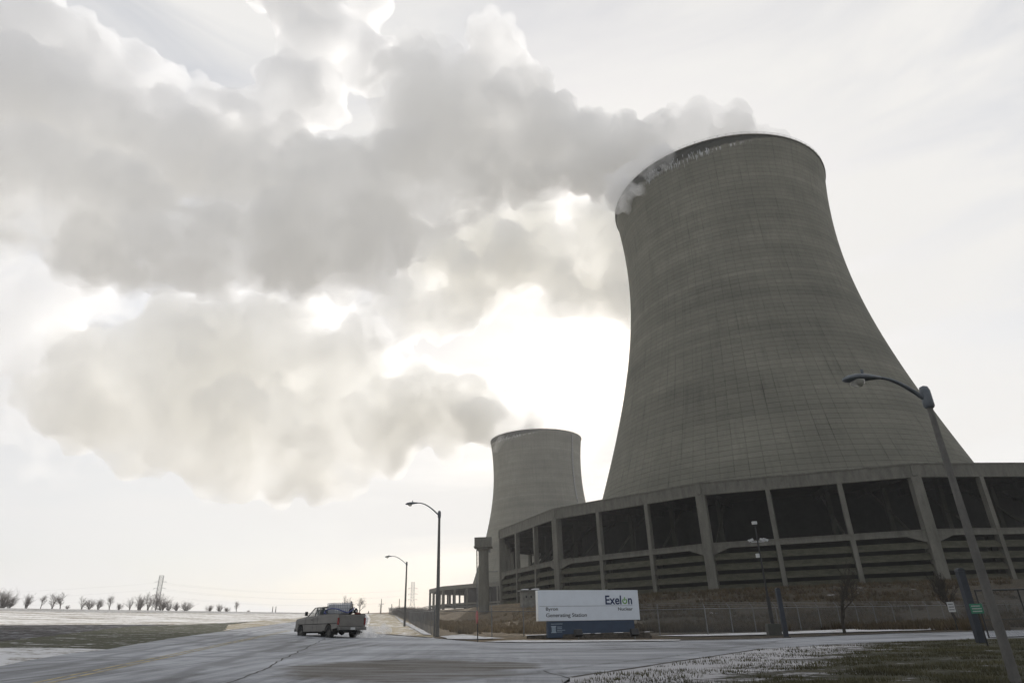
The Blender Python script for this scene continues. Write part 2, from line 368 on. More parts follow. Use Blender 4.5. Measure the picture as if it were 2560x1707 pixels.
# snow drifts lying along the fence and the kerbs
for k, pl in enumerate([((1100, 1593), (1160, 1588), (1205, 1594), (1260, 1598), (1180, 1601), (1120, 1600)),
           ((972, 1533), (990, 1541), (1030, 1563), (1078, 1589), (1060, 1589), (1022, 1566), (1000, 1553)),
           ((1640, 1592), (1740, 1588), (1900, 1584), (2100, 1576), (2330, 1569), (2460, 1565), (2460, 1570), (2300, 1578), (2080, 1584), (1880, 1590), (1740, 1593)),
           ((1210, 1607), (1300, 1603), (1520, 1603), (1700, 1602), (1700, 1605), (1520, 1607), (1300, 1609))]):
    sheet('snow_drift', px(*pl), .10, M_snow if k != 1 else M_snow, .18, .7, seed=20 + k, kind='structure')
def strip(name, uvs, w, off, mat, jit, seed, seg=.4):
    pts = [Vector(Gp(u, v)[:2]) for u, v in uvs]; out = []
    P2 = []
    for a, b in zip(pts, pts[1:]):
        k = max(1, int((b - a).length / seg)); P2 += [a.lerp(b, j / k) for j in range(k)]
    P2.append(pts[-1])
    L = []; R = []
    for i, p in enumerate(P2):
        d = (P2[min(i + 1, len(P2) - 1)] - P2[max(0, i - 1)]).normalized(); n = Vector((-d.y, d.x))
        j = jit * noise.noise(Vector((p.x * .8, p.y * .8, seed))) + jit * .5 * noise.noise(Vector((p.x * 3, p.y * 3, seed)))
        ww = w * (1 + (.6 * noise.noise(Vector((p.x * 2.2, p.y * 2.2, seed + 5))) if jit else 0))
        L.append(p + n * (j + ww / 2)); R.append(p + n * (j - ww / 2))
    b = MB(); vs = [(q.x, q.y, G(q.x, q.y) + off) for q in L + R]; n = len(L)
    b.add(vs, [(n + i, n + i + 1, i + 1, i) for i in range(n - 1)])
    o = b.build(name, mat, fix=False); o['kind'] = 'structure'; return o
# double yellow line
mid = [(119, 1707), (327, 1664.6), (595, 1606.5), (700, 1581)]
a = Vector(Gp(327, 1664.6)[:2]); bq = Vector(Gp(650, 1593)[:2]); dd = (bq - a).normalized(); nn = Vector((-dd.y, dd.x))
def line_pts(offs, d0, d1):
    return [a + dd * d0 + nn * offs, a + dd * d1 + nn * offs]
for offs in (-.14, .14):
    p, q = line_pts(offs, -30, 40); b = MB(); vs = []
    N = 60
    for i in range(N + 1):
        c = p.lerp(q, i / N)
        for s in (-1, 1): vs.append((c.x + nn.x * .06 * s, c.y + nn.y * .06 * s, G(c.x, c.y) + .066))
    b.add(vs, [(2 * i, 2 * i + 2, 2 * i + 3, 2 * i + 1) for i in range(N)])
    o = b.build('road_markings', M_yellow, fix=False); o['kind'] = 'structure'
strip('road_crack', [(560, 1720), (640, 1688), (700, 1656), (760, 1625), (812, 1598)], .05, .067, M_crack, .12, 3)
strip('road_crack', [(1362, 1682), (1400, 1695), (1450, 1708)], .045, .067, M_crack, .2, 4)
strip('tar_seam', [(930, 1660), (1040, 1652), (1190, 1647), (1300, 1650)], .10, .075, M_crack, .2, 5).name = 'road_crack'
strip('edge_line', [(1426, 1703), (1523, 1688), (1685, 1662), (1900, 1628), (2151, 1612), (2455, 1601)], .16, .097, simple('dark_edge', (.035, .03, .022), .4, 5, .9), .05, 6).name = 'kerb'  # narrow dark line along the lawn side of the road
strip('kerb', [(1085, 1596), (1200, 1606.5), (1300, 1606.5), (1523, 1605.5), (1900, 1598.5), (2248, 1584.5), (2448, 1579.5)], .14, .10, MATS['dark_edge'], .06, 7)

# embankment carrying the near tower
def berm_z(x, y):
    R = (Vector((x, y)) - ctr).length; an = math.degrees(math.atan2(y - ctr.y, x - ctr.x)) % 360
    toe = float(np.interp(an, (150, 193, 217, 226, 238, 360), (109, 109, 119, 130, 151, 151)))
    t = max(0, min(1, (toe - R) / (toe - 98.5))); t = t * t * (3 - 2 * t)
    g = G(x, y); z = g + (5.3 - g) * t
    z += .45 * math.sin(math.pi * min(1, max(0, t))) * (noise.noise(Vector((x * .09, y * .09, 3))) + .6 * noise.noise(Vector((x * .3, y * .3, 5))))
    return z - (.4 if R > toe - .5 else 0) + .05
def build_berm():
    b = MB(); vs = []; NR, NA = 44, 260
    for i in range(NR):
        R = 152 - (152 - 60) * i / (NR - 1)
        for k in range(NA):
            a = 2 * math.pi * k / NA; x = ctr.x + R * math.cos(a); y = ctr.y + R * math.sin(a)
            vs.append((x, y, berm_z(x, y)))
    b.add(vs, [(i * NA + k, i * NA + (k + 1) % NA, (i + 1) * NA + (k + 1) % NA, (i + 1) * NA + k) for i in range(NR - 1) for k in range(NA)])
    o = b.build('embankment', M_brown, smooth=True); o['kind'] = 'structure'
build_berm()
ctr2 = Vector((18.18, 540.7))
def build_berm2():
    b = MB(); vs = []; NA = 90
    for R, t in ((175, 0), (150, .25), (125, .75), (105, 1), (95, 1), (60, 1)):
        for k in range(NA):
            a = 2 * math.pi * k / NA; x = ctr2.x + R * math.cos(a); y = ctr2.y + R * math.sin(a); g = G(x, y)
            vs.append((x, y, g - .2 + (10.6 - g) * t))
    b.add(vs, [(i * NA + k, i * NA + (k + 1) % NA, (i + 1) * NA + (k + 1) % NA, (i + 1) * NA + k) for i in range(5) for k in range(NA)])
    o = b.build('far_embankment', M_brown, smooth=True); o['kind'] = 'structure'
build_berm2()
# tussocks of rough grass on the embankment and in front of it
def tufts(name, pts, h, mat, n_bl, seed, wid=.05):
    rnd = random.Random(seed); b = MB(); V = []; Fc = []
    for (x, y, z) in pts:
        s = rnd.uniform(.6, 1.4)
        for k in range(n_bl):
            a = rnd.uniform(0, 6.28); r = rnd.uniform(0, .28) * s; lx = math.cos(a); ly = math.sin(a)
            bx = x + lx * r; by = y + ly * r; hh = h * s * rnd.uniform(.5, 1.1); le = rnd.uniform(.15, .7) * hh
            o = len(V); w = wid * s
            V += [(bx - ly * w, by + lx * w, z - .03), (bx + ly * w, by - lx * w, z - .03), (bx + lx * le, by + ly * le, z + hh)]
            Fc.append((o, o + 1, o + 2))
    me = bpy.data.meshes.new(name); me.from_pydata(V, [], Fc); me.materials.append(mat)
    o = bpy.data.objects.new(name, me); COL.objects.link(o); o['kind'] = 'stuff'; return o
rnd = random.Random(5)
M_tuft = simple('dry_grass_blades', (0.0713, 0.0525, 0.0270), .5, .35, .95)
M_tuft2 = simple('lawn_blades', (.070, .066, .032), .5, .5, .95)
pts = []
while len(pts) < 9000:
    az = math.radians(rnd.uniform(-10, 36)); d = 58 + 80 * rnd.random() ** 1.3
    x = d * math.sin(az); y = d * math.cos(az); R = (Vector((x, y)) - ctr).length
    if R < 96 or x < -4.0 - (y - 52) * .2: continue
    if noise.noise(Vector((x * .15, y * .15, 0))) < -.15: continue
    g = Gp  # ground in front of the toe, embankment behind it
    z = max(G(x, y) + .04, berm_z(x, y) if R < 151 else -99)
    pts.append((x, y, z))
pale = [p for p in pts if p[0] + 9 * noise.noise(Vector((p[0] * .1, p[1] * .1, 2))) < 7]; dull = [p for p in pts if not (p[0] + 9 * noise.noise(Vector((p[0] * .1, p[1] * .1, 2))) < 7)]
tufts('dry_grass', dull, .5, M_tuft, 9, 1, .045)
tufts('sunlit_straw_grass', pale, .42, simple('sunlit_straw_blades', (.22, .165, .09), .45, .35, .95), 9, 1, .045)  # paler blades paint the sunlight on the left of the bank

lp = [Vector(p) for p in near_edge]
_a, _b = Gp(1470, 1700), Gp(1900, 1632); lawn_a = Vector(_a[:2]); _e = (Vector(_b[:2]) - lawn_a).normalized(); lawn_n = Vector((_e.y, -_e.x))
def in_lawn(x, y):
    for a_, b_ in zip(lp, lp[1:]):
        if min(a_.x, b_.x) <= x <= max(a_.x, b_.x):
            return y < a_.y + (b_.y - a_.y) * (x - a_.x) / (b_.x - a_.x) - .25
    return False
pts = []
while len(pts) < 9000:
    az = math.radians(rnd.uniform(3, 42)); d = 13 + 27 * rnd.random(); x = d * math.sin(az); y = d * math.cos(az)
    if not in_lawn(x, y) or noise.noise(Vector((x * .5, y * .9, 4))) < -.05: continue
    if (Vector((x, y)) - lawn_a).dot(lawn_n) < 3.5 and rnd.random() < .65: continue
    pts.append((x, y, G(x, y) + .09))
tufts('lawn_grass', pts, .07, M_tuft2, 6, 2, .012)
# ------------------------------------------------------------------ concrete
def shell_mat():
    t = NT('tower_concrete'); tcn = t.n('ShaderNodeTexCoord').outputs['Object']
    s = t.n('ShaderNodeSeparateXYZ', {0: tcn}); x, y, z = s.outputs
    ang = t.math('ARCTAN2', y, x)
    def linef(v, per, w):
        f = t.math('FRACT', t.math('DIVIDE', v, per)); d = t.math('ABSOLUTE', t.math('SUBTRACT', f, .5))
        return t.rng(d, .5 - w, .5, 0, 1)
    lift = 1.5
    hz = linef(z, lift, .10)
    vt = linef(ang, math.radians(3.75), .03)
    row = t.math('FLOOR', t.math('DIVIDE', z, lift)); colm = t.math('FLOOR', t.math('DIVIDE', ang, math.radians(3.75)))
    wr = t.n('ShaderNodeTexWhiteNoise', {'W': row}, noise_dimensions='1D').outputs['Value']
    cv = t.n('ShaderNodeCombineXYZ', {0: row, 1: colm}).outputs[0]
    wc = t.n('ShaderNodeTexWhiteNoise', {'Vector': cv}, noise_dimensions='2D').outputs['Value']
    wcol = t.n('ShaderNodeTexWhiteNoise', {'W': colm}, noise_dimensions='1D').outputs['Value']
    cyl = t.n('ShaderNodeCombineXYZ', {0: t.math('MULTIPLY', ang, 14.0), 1: t.math('MULTIPLY', z, .035), 2: 0.0}).outputs[0]
    streak = t.noise(cyl, 1.6, 9, .68)
    big = t.noise(t.n('ShaderNodeCombineXYZ', {0: t.math('MULTIPLY', ang, 2.5), 1: t.math('MULTIPLY', z, .06), 2: 3.0}).outputs[0], 1.0, 5, .6)
    fine = t.noise(tcn, .9, 8, .75)
    band = t.noise(t.n('ShaderNodeCombineXYZ', {0: t.math('MULTIPLY', ang, .25), 1: t.math('MULTIPLY', z, .12), 2: 8.0}).outputs[0], 1.0, 3, .5)
    val = t.math('ADD', .72, t.math('MULTIPLY', t.math('SUBTRACT', wr, .5), .10))
    val = t.math('ADD', val, t.math('MULTIPLY', t.math('SUBTRACT', wc, .5), .035))
    val = t.math('ADD', val, t.math('MULTIPLY', t.math('SUBTRACT', fine, .5), .30))
    val = t.math('ADD', val, t.math('MULTIPLY', t.math('SUBTRACT', big, .5), .55))
    val = t.math('ADD', val, t.math('MULTIPLY', t.math('SUBTRACT', band, .5), .55))
    dark = t.math('MULTIPLY', t.rng(streak, .52, .70), t.math('MULTIPLY', t.math('ADD', t.math('MULTIPLY', vt, .5), .18), .8))
    val = t.math('SUBTRACT', val, dark)
    hn = t.rng(t.noise(t.n('ShaderNodeCombineXYZ', {0: t.math('MULTIPLY', ang, 9.0), 1: row, 2: 1.0}).outputs[0], 1.0, 4, .7), .38, .62)
    val = t.math('SUBTRACT', val, t.math('MULTIPLY', hz, t.math('ADD', .08, t.math('MULTIPLY', hn, .22))))
    vn = t.rng(t.noise(t.n('ShaderNodeCombineXYZ', {0: colm, 1: t.math('MULTIPLY', z, .05), 2: 5.0}).outputs[0], 2.3, 4, .7), .42, .62)
    val = t.math('SUBTRACT', val, t.math('MULTIPLY', vt, t.math('ADD', .05, t.math('MULTIPLY', vn, .5))))
    hsel = None
    col = t.ramp(val, [(0, (0.0253, 0.0266, 0.0228)), (.45, (0.1012, 0.1012, 0.0835)), (.75, (0.1676, 0.1657, 0.1360)), (1, (0.2403, 0.2372, 0.1960))])
    # wet dark band under the rim with a ragged lower edge, white frost below it
    rag = t.noise(t.n('ShaderNodeCombineXYZ', {0: t.math('MULTIPLY', ang, 30.0), 1: t.math('MULTIPLY', z, .10), 2: 0.0}).outputs[0], 1.5, 8, .75)
    azm = t.n('ShaderNodeVectorMath', {0: t.n('ShaderNodeCombineXYZ', {0: x, 1: y, 2: 0.0}).outputs[0]}, operation='NORMALIZE').outputs[0]
    side = t.n('ShaderNodeVectorMath', {0: azm, 1: (-.72, -.69, 0)}, operation='DOT_PRODUCT').outputs['Value']
    sd = t.rng(side, .45, .98)
    edge = t.math('SUBTRACT', 151.0, t.math('MULTIPLY', sd, t.math('ADD', 1.6, t.math('MULTIPLY', rag, 4.4))))
    wet = t.rng(t.math('SUBTRACT', z, edge), -.25, .35)
    frost = t.math('MULTIPLY', t.math('MULTIPLY', t.rng(t.math('SUBTRACT', z, edge), -1.6, -.4), t.math('SUBTRACT', 1.0, wet)), t.math('MULTIPLY', t.rng(rag, .5, .62), t.rng(side, .6, .85)))
    col = t.mix(frost, col, (.75, .76, .78)); col = t.mix(t.math('MULTIPLY', wet, .9), col, (.045, .047, .042))
    t.col(col)
    t.bump(t.math('SUBTRACT', t.math('MULTIPLY', fine, .4), t.math('ADD', hz, vt)), .5, .25)
    return t.done(.92, spec=.2)
M_shell = shell_mat()
def conc(name, c0, c1, stretch=(1, 1, .25), sc_=.8):
    t = NT(name); v = t.map(stretch); a = t.noise(v, sc_, 9, .7); b = t.noise(t.map((1, 1, 1)), 6, 6, .7)
    f = t.math('ADD', t.math('MULTIPLY', a, .7), t.math('MULTIPLY', b, .3))
    t.col(t.ramp(f, [(.32, c0), (.66, c1)])); t.bump(b, .4, .03); return t.done(.92, spec=.2)
M_conc = conc('frame_concrete', (0.0870, 0.0870, 0.0734), (0.1958, 0.1931, 0.1686))
M_fascia = conc('fascia_concrete', (0.0816, 0.0816, 0.0707), (0.1850, 0.1822, 0.1578), (1, 1, .3), 1.2)
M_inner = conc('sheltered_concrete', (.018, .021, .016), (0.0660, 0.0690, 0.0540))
def louvre_mat():
    t = NT('corrugated_louvre'); v = t.map((.4, .4, 1)); a = t.noise(v, 1.5, 7, .7)
    t.col(t.ramp(a, [(.3, (0.0446, 0.0462, 0.0315)), (.7, (0.1050, 0.1024, 0.0735))])); return t.done(.85, spec=.2)
M_louvre = louvre_mat()
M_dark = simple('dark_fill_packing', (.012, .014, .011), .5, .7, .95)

# ------------------------------------------------------------------ cooling towers
TH = 151.0
def shell_r(z): return 37.72 * math.sqrt(1 + ((z - 122.5) / (85.4 if z > 122.5 else 79.24)) ** 2)
A0, DA = 3.3025, .4368
CORN = [A0 + DA * i for i in range(4)]; REST = 2 * math.pi - 3 * DA
CORN += [A0 + 3 * DA + REST / 11 * (i + 1) for i in range(10)]
RO = 90.25
def build_tower(label, cx, cy, zs, zr, zbase, full, vis):
    """zs: offset of the shell, zr: offset of the ring, vis(a): whether side at angle a can be seen"""
    root = thing('cooling_tower', label, 'cooling tower', (cx, cy, 0), group='hyperbolic concrete cooling towers of the power station')
    prof = [(shell_r(12 + (TH - 12) * i / 90), 12 + (TH - 12) * i / 90) for i in range(91)]
    prof = [(r, z) for r, z in prof]
    outer = MB(); 
    pr = prof + [(prof[-1][0] - .9, TH)] + [(r - .9, z) for r, z in prof[::-1]]
    outer.lathe(pr, 192)
    sh = outer.build('shell', M_shell, root, smooth=True); sh.location = (0, 0, zs)
    lip = MB(); rt = prof[-1][0]
    lip.lathe([(rt - .95, TH - .1), (rt + .35, TH - .1), (rt + .35, TH + .25), (rt - .95, TH + .25), (rt - .95, TH - .1)], 192)
    lip.build('rim', M_conc, sh, smooth=False)
    rl = MB()
    for k in range(96):
        a = 2 * math.pi * k / 96; c, s = math.cos(a), math.sin(a)
        rl.tube([((rt + .2) * c, (rt + .2) * s, TH + .2), ((rt + .2) * c, (rt + .2) * s, TH + 1.3)], .05, 4)
    for hh in (.7, 1.25):
        for k in range(96):
            a = 2 * math.pi * k / 96; b = 2 * math.pi * (k + 1) / 96
            rl.tube([((rt + .2) * math.cos(a), (rt + .2) * math.sin(a), TH + hh), ((rt + .2) * math.cos(b), (rt + .2) * math.sin(b), TH + hh)], .035, 4, False)
    rl.build('railing', M_steel, sh)
    # icicles hanging from the rim on the side away from the sun
    ic = MB(); rr = random.Random(7)
    for k in range(90):
        a = math.radians(rr.uniform(214, 250)); L = rr.uniform(.5, 2.6) * (1.6 if rr.random() < .1 else 1); z1 = TH - rr.uniform(1.8, 4.6); r = shell_r(z1) + .08
        ic.tube([(r * math.cos(a), r * math.sin(a), z1), ((r + .05) * math.cos(a), (r + .05) * math.sin(a), z1 - L)], [rr.uniform(.06, .13), .02], 5)
    ic.build('icicles', M_ice, sh)
    def pt(i, f, R=RO):   # point on side i at fraction f
        a = CORN[i]; b = CORN[(i + 1) % 14]
        p = Vector((math.cos(a), math.sin(a))) * R; q = Vector((math.cos(b), math.sin(b))) * R
        return p.lerp(q, f)
    zt, zf, zd = 26.26 + zr, 23.9 + zr, 14.4 + zr
    z0 = zbase
    # fascia, one beam round the whole polygon; a lip line on top; roof; far side too
    fa = MB(); n = 14
    def ringbox(mb, R0, R1, za, zb):
        ks = R0 / RO; 
        pin = [pt(i, 0, R0) for i in range(n)]; pout = [pt(i, 0, R1) for i in range(n)]
        for i in range(n):
            j = (i + 1) % n
            mb.hexa([(*pin[i], za), (*pout[i], za), (*pout[j], za), (*pin[j], za)], [(*pin[i], zb), (*pout[i], zb), (*pout[j], zb), (*pin[j], zb)])
    ringbox(fa, RO - .7, RO, zf, zt)
    fo = fa.build('fascia', M_fascia, root)
    li = MB(); ringbox(li, RO - .75, RO + .16, zt + .003, zt + .28); li.build('coping', M_conc, fo)
    ro = MB(); vs = []
    for i in range(n): vs.append((*pt(i, 0, RO - .72), zt - .6))
    NN = 14 * 4; 
    for i in range(n):
        for q in range(4):
            a = pt(i, q / 4, RO - .72); 
            b = pt(i, (q + 1) / 4, RO - .72)
            ua = a.normalized() * 58.6; ub = b.normalized() * 58.6
            ro.hexa([(*a, zt - .9), (*b, zt - .9), (*ub, zt + .2), (*ua, zt + .2)][::-1], [(*a, zt - .5), (*b, zt - .5), (*ub, zt + .6), (*ua, zt + .6)][::-1])
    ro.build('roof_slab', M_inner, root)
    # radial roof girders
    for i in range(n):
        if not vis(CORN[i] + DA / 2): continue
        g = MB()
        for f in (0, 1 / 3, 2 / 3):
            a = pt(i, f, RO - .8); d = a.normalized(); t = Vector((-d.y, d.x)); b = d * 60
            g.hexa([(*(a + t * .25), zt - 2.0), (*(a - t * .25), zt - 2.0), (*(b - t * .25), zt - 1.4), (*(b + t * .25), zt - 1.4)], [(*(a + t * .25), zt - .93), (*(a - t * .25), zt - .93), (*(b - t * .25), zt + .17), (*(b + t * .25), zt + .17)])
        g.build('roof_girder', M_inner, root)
    # deck beams, columns, louvres
    dr = MB(); ringbox(dr, RO - .55, RO - .05, zd - .95, zd); deck = dr.build('deck_beam', M_conc, root)
    dl = MB(); ringbox(dl, RO - .6, RO + .12, zd + .003, zd + .16); dl.build('ledge', M_conc, deck)
    # drum of fill packing behind
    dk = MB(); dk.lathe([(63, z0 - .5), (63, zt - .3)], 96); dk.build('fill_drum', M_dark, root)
    fl = MB(); vs = []
    for i in range(n):
        for q in range(4):
            a = pt(i, q / 4, RO - .6); b = pt(i, (q + 1) / 4, RO - .6); ua = a.normalized() * 62.5; ub = b.normalized() * 62.5
            fl.hexa([(*a, zd - .9), (*b, zd - .9), (*ub, zd - .9), (*ua, zd - .9)][::-1], [(*a, zd - .5), (*b, zd - .5), (*ub, zd - .5), (*ua, zd - .5)][::-1])
    fl.build('deck_slab', M_inner, root)
    for i in range(n):
        if not vis(CORN[i] + DA / 2): continue
        for q in range(3):
            f = q / 3; big = q == 0
            c = pt(i, f); 
            if big: d = c.normalized()
            else:
                e = pt(i, 1) - pt(i, 0); d = Vector((e.y, -e.x)).normalized(); 
                if d.dot(c) < 0: d = -d
            t = Vector((-d.y, d.x)); w = .92 if big else .42; dep = 1.5 if big else 1.1; pr_ = .12 if big else .02
            cm = MB()
            def colbox(mb, w, o0, o1, za, zb):
                p = [c + d * o1 - t * w, c + d * o1 + t * w, c + d * o0 + t * w, c + d * o0 - t * w]
                mb.hexa([(*k, za) for k in p], [(*k, zb) for k in p])
            colbox(cm, w, -dep, pr_, z0 - 1, zf - .003)
            co = cm.build('column', M_conc, root)
            if big:
                # haunches under the deck beam on both sides of a corner column
                for sg, (ii, fr) in ((1, (i, 0)), (-1, ((i - 1) % n, 1))):
                    e = (pt(ii, 1) - pt(ii, 0)).normalized() * sg
                    dd_ = Vector((e.y, -e.x)); 
                    if dd_.dot(c) < 0: dd_ = -dd_
                    s0 = c + e * (w + .02) - dd_ * .45; s1 = c + e * (w + 3.2) - dd_ * .45; th = dd_ * .36
                    hb = MB(); hb.add([(*s0, zd - .97), (*s1, zd - .97), (*s0, zd - 2.1), (*(s0 + th), zd - .97), (*(s1 + th), zd - .97), (*(s0 + th), zd - 2.1)], [(0, 1, 2), (3, 5, 4), (0, 3, 4, 1), (1, 4, 5, 2), (2, 5, 3, 0)])
                    hb.build('haunch', M_conc, co)
                # joint block on the fascia
                jb = MB(); colbox(jb, .5, -.2, .22, zf + .3, zt - .2); jb.build('joint_block', M_conc, co)
            # inner column
            cin = c.normalized() * 76; din = cin.normalized(); tin = Vector((-din.y, din.x)); im = MB()
            p = [cin + din * .5 - tin * .45, cin + din * .5 + tin * .45, cin - din * .5 + tin * .45, cin - din * .5 - tin * .45]
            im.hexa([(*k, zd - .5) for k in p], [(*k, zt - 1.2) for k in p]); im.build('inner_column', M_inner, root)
            # raking strut from inner column foot to the roof
            if full:
                sm = MB(); a3 = Vector((*(c.normalized() * 84), zd - .4)); b3 = Vector((*(c.normalized() * 70), zt - 1.5)); sm.tube([a3, b3], .28, 4); sm.build('raking_strut', M_inner, root)
            # louvre blades of this bay
            a = pt(i, q / 3, RO - .25); b = pt(i, (q + 1) / 3, RO - .25); e = (b - a).normalized(); L = (b - a).length
            wa = (.92 if q == 0 else .42) + .05; wb = (.92 if q == 2 else .42) + .05
            a2 = a + e * wa; b2 = b - e * wb; no = Vector((e.y, -e.x))
            if no.dot(a) < 0: no = -no
            if full:
                lv = MB(); nb = 4; top = zd - 1.9; step = (top - z0 + .3) / nb
                for k in range(nb):
                    zz = top - step * k; hgt = 1.25
                    NC = 5
                    for cc in range(NC):   # corrugation: five slightly stepped planks per blade
                        zA = zz - hgt * cc / NC; zB = zz - hgt * (cc + .82) / NC
                        oA = -.1 - .75 * cc / NC; oB = -.1 - .75 * (cc + .82) / NC
                        v = [a2 - no * (.55 + oA), b2 - no * (.55 + oA), b2 - no * (.55 + oB), a2 - no * (.55 + oB)]
                        z_ = [zA, zA, zB, zB]
                        fr = [(*p_, z) for p_, z in zip(v, z_)]; bk = [(*(p_ - no * .12), z - .02) for p_, z in zip(v, z_)]
                        lv.hexa(fr, bk)
                lv.build('louvre', M_louvre, root)
                # dark back board behind the blades
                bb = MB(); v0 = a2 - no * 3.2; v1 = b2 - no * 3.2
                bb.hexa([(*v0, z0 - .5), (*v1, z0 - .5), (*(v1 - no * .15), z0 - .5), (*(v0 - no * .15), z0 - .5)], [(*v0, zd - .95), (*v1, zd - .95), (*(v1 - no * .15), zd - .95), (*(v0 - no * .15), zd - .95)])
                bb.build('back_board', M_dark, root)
            else:
                lv = MB(); zz = z0 + 1.3
                lv.hexa([(*a2, zz), (*b2, zz), (*(b2 - no * .2), zz), (*(a2 - no * .2), zz)], [(*a2, zz + .9), (*b2, zz + .9), (*(b2 - no * .2), zz + .9), (*(a2 - no * .2), zz + .9)])
                lv.build('rail_wall', M_conc, root)
    return root, pt
M_steel = simple('weathered_galvanised_steel', (.16, .165, .165), .3, 2, .5, .6)
M_ice = simple('ice', (.5, .52, .54), .1, 2, .3)
tower1, pt1 = build_tower('nearer cooling tower, huge and dark, rising over the louvred ring behind the white sign', 83.42, 207.75, 0, 0, 5.2, True,
    lambda a: math.cos(a - math.atan2(-207.75, -83.42)) > -.15)
tower2, pt2 = build_tower('farther cooling tower, small and pale beige with a ladder up its side', 18.18, 540.7, -5.4, 0, 10.5, False,
    lambda a: math.cos(a - math.atan2(-540.7, -18.18)) > -.3)
# ladder with cage on the far tower
def ladder():
    b = MB(); a = math.radians(-90 + 49)
    for seg, (z0, z1, w) in enumerate(((96, 150, .9), (22, 96, .28))):
        N = 24
        for i in range(N):
            za = z0 + (z1 - z0) * i / N; zb = z0 + (z1 - z0) * (i + 1) / N
            aa = a - .012 * (150 - za) / 10 * (0 if seg == 0 else .5)
            ra, rb = shell_r(za) + .1, shell_r(zb) + .1; t = Vector((-math.sin(a), math.cos(a))) * w; c = Vector((math.cos(a), math.sin(a)))
            q0, q1 = c * ra, c * rb; e = c * .7
            b.hexa([(*(q0 - t), za), (*(q0 + e - t), za), (*(q0 + e + t), za), (*(q0 + t), za)], [(*(q1 - t), zb - .6), (*(q1 + e - t), zb - .6), (*(q1 + e + t), zb - .6), (*(q1 + t), zb - .6)])
    o = b.build('ladder', M_steel, tower2); o.location = (0, 0, -5.4)
ladder()

# concrete riser with a box head at the left end of the ring
def riser():
    p = P(1210, 1516, 150); r = thing('concrete_riser', 'round concrete riser topped by a square box at the ring building end', 'riser', (p.x, p.y, 4.6))
    top = P(1210, 1344, 150).z - 4.6; s = 150 / 1720.0 * 1.07
    b = MB(); b.lathe([(1.15, -1), (1.15, top - 3.0), (1.45, top - 2.6), (1.45, top - 2.2), (.2, top - 2.2)], 32); b.build('pipe', M_conc, r, smooth=False)
    b = MB(); b.box(-1.95, 1.95, -1.6, 1.6, top - 1.9, top); b.box(-2.1, 2.1, -1.75, 1.75, top - 2.2, top - 1.903); b.build('box_head', M_fascia, r, bevel=.04)
    b = MB()
    for y in (-.1,): b.box(-1.62, -1.38, -.2, .2, -1, top - 2.2)
    b.tube([(-1.5, 0, top * .5), (3.2, 0, top * .5)], .1, 6); b.build('side_pipe', M_steel, r)
    b = MB(); b.box(1.2, 1.6, -.5, .5, top - 3.2, top - 2.2); b.build('bracket', M_steel, r)
riser()

# ------------------------------------------------------------------ steam

def steam_mat(name, dens, col, an, src=None, reach=100.0, boost=1.0, scale=.028, lo=.15, hi=2.2, step=.35, flat=False):
    """white scattering vapour; thicker near its source, torn by noise"""
    m = bpy.data.materials.new(name); m.use_nodes = True; nt = m.node_tree
    for n in list(nt.nodes):
        if n.type != 'OUTPUT_MATERIAL': nt.nodes.remove(n)
    out = nt.nodes[0]; pv = nt.nodes.new('ShaderNodeVolumePrincipled')
    pv.inputs['Color'].default_value = rgb(col); pv.inputs['Density'].default_value = dens; pv.inputs['Anisotropy'].default_value = an
    if not flat:
        t = nt.nodes.new('ShaderNodeTexCoord'); n = nt.nodes.new('ShaderNodeTexNoise')
        n.inputs['Scale'].default_value = scale; n.inputs['Detail'].default_value = 6; n.inputs['Roughness'].default_value = .62; n.inputs['Distortion'].default_value = .5
        nt.links.new(t.outputs['Object'], n.inputs['Vector'])
        r = nt.nodes.new('ShaderNodeMapRange'); r.inputs['From Min'].default_value = .445; r.inputs['From Max'].default_value = .555
        r.inputs['To Min'].default_value = dens * lo; r.inputs['To Max'].default_value = dens * hi
        nt.links.new(n.outputs['Fac'], r.inputs['Value']); o = r.outputs['Result']
        if src is not None:
            d = nt.nodes.new('ShaderNodeVectorMath'); d.operation = 'DISTANCE'; d.inputs[1].default_value = src; nt.links.new(t.outputs['Object'], d.inputs[0])
            q = nt.nodes.new('ShaderNodeMapRange'); q.interpolation_type = 'SMOOTHSTEP'; q.inputs['From Min'].default_value = reach * .25; q.inputs['From Max'].default_value = reach
            q.inputs['To Min'].default_value = boost; q.inputs['To Max'].default_value = 1.0; nt.links.new(d.outputs['Value'], q.inputs['Value'])
            k = nt.nodes.new('ShaderNodeMath'); k.operation = 'MULTIPLY'; nt.links.new(o, k.inputs[0]); nt.links.new(q.outputs['Result'], k.inputs[1]); o = k.outputs[0]
        nt.links.new(o, pv.inputs['Density']); m.cycles.volume_step_rate = step
    nt.links.new(pv.outputs[0], out.inputs['Volume']); return m
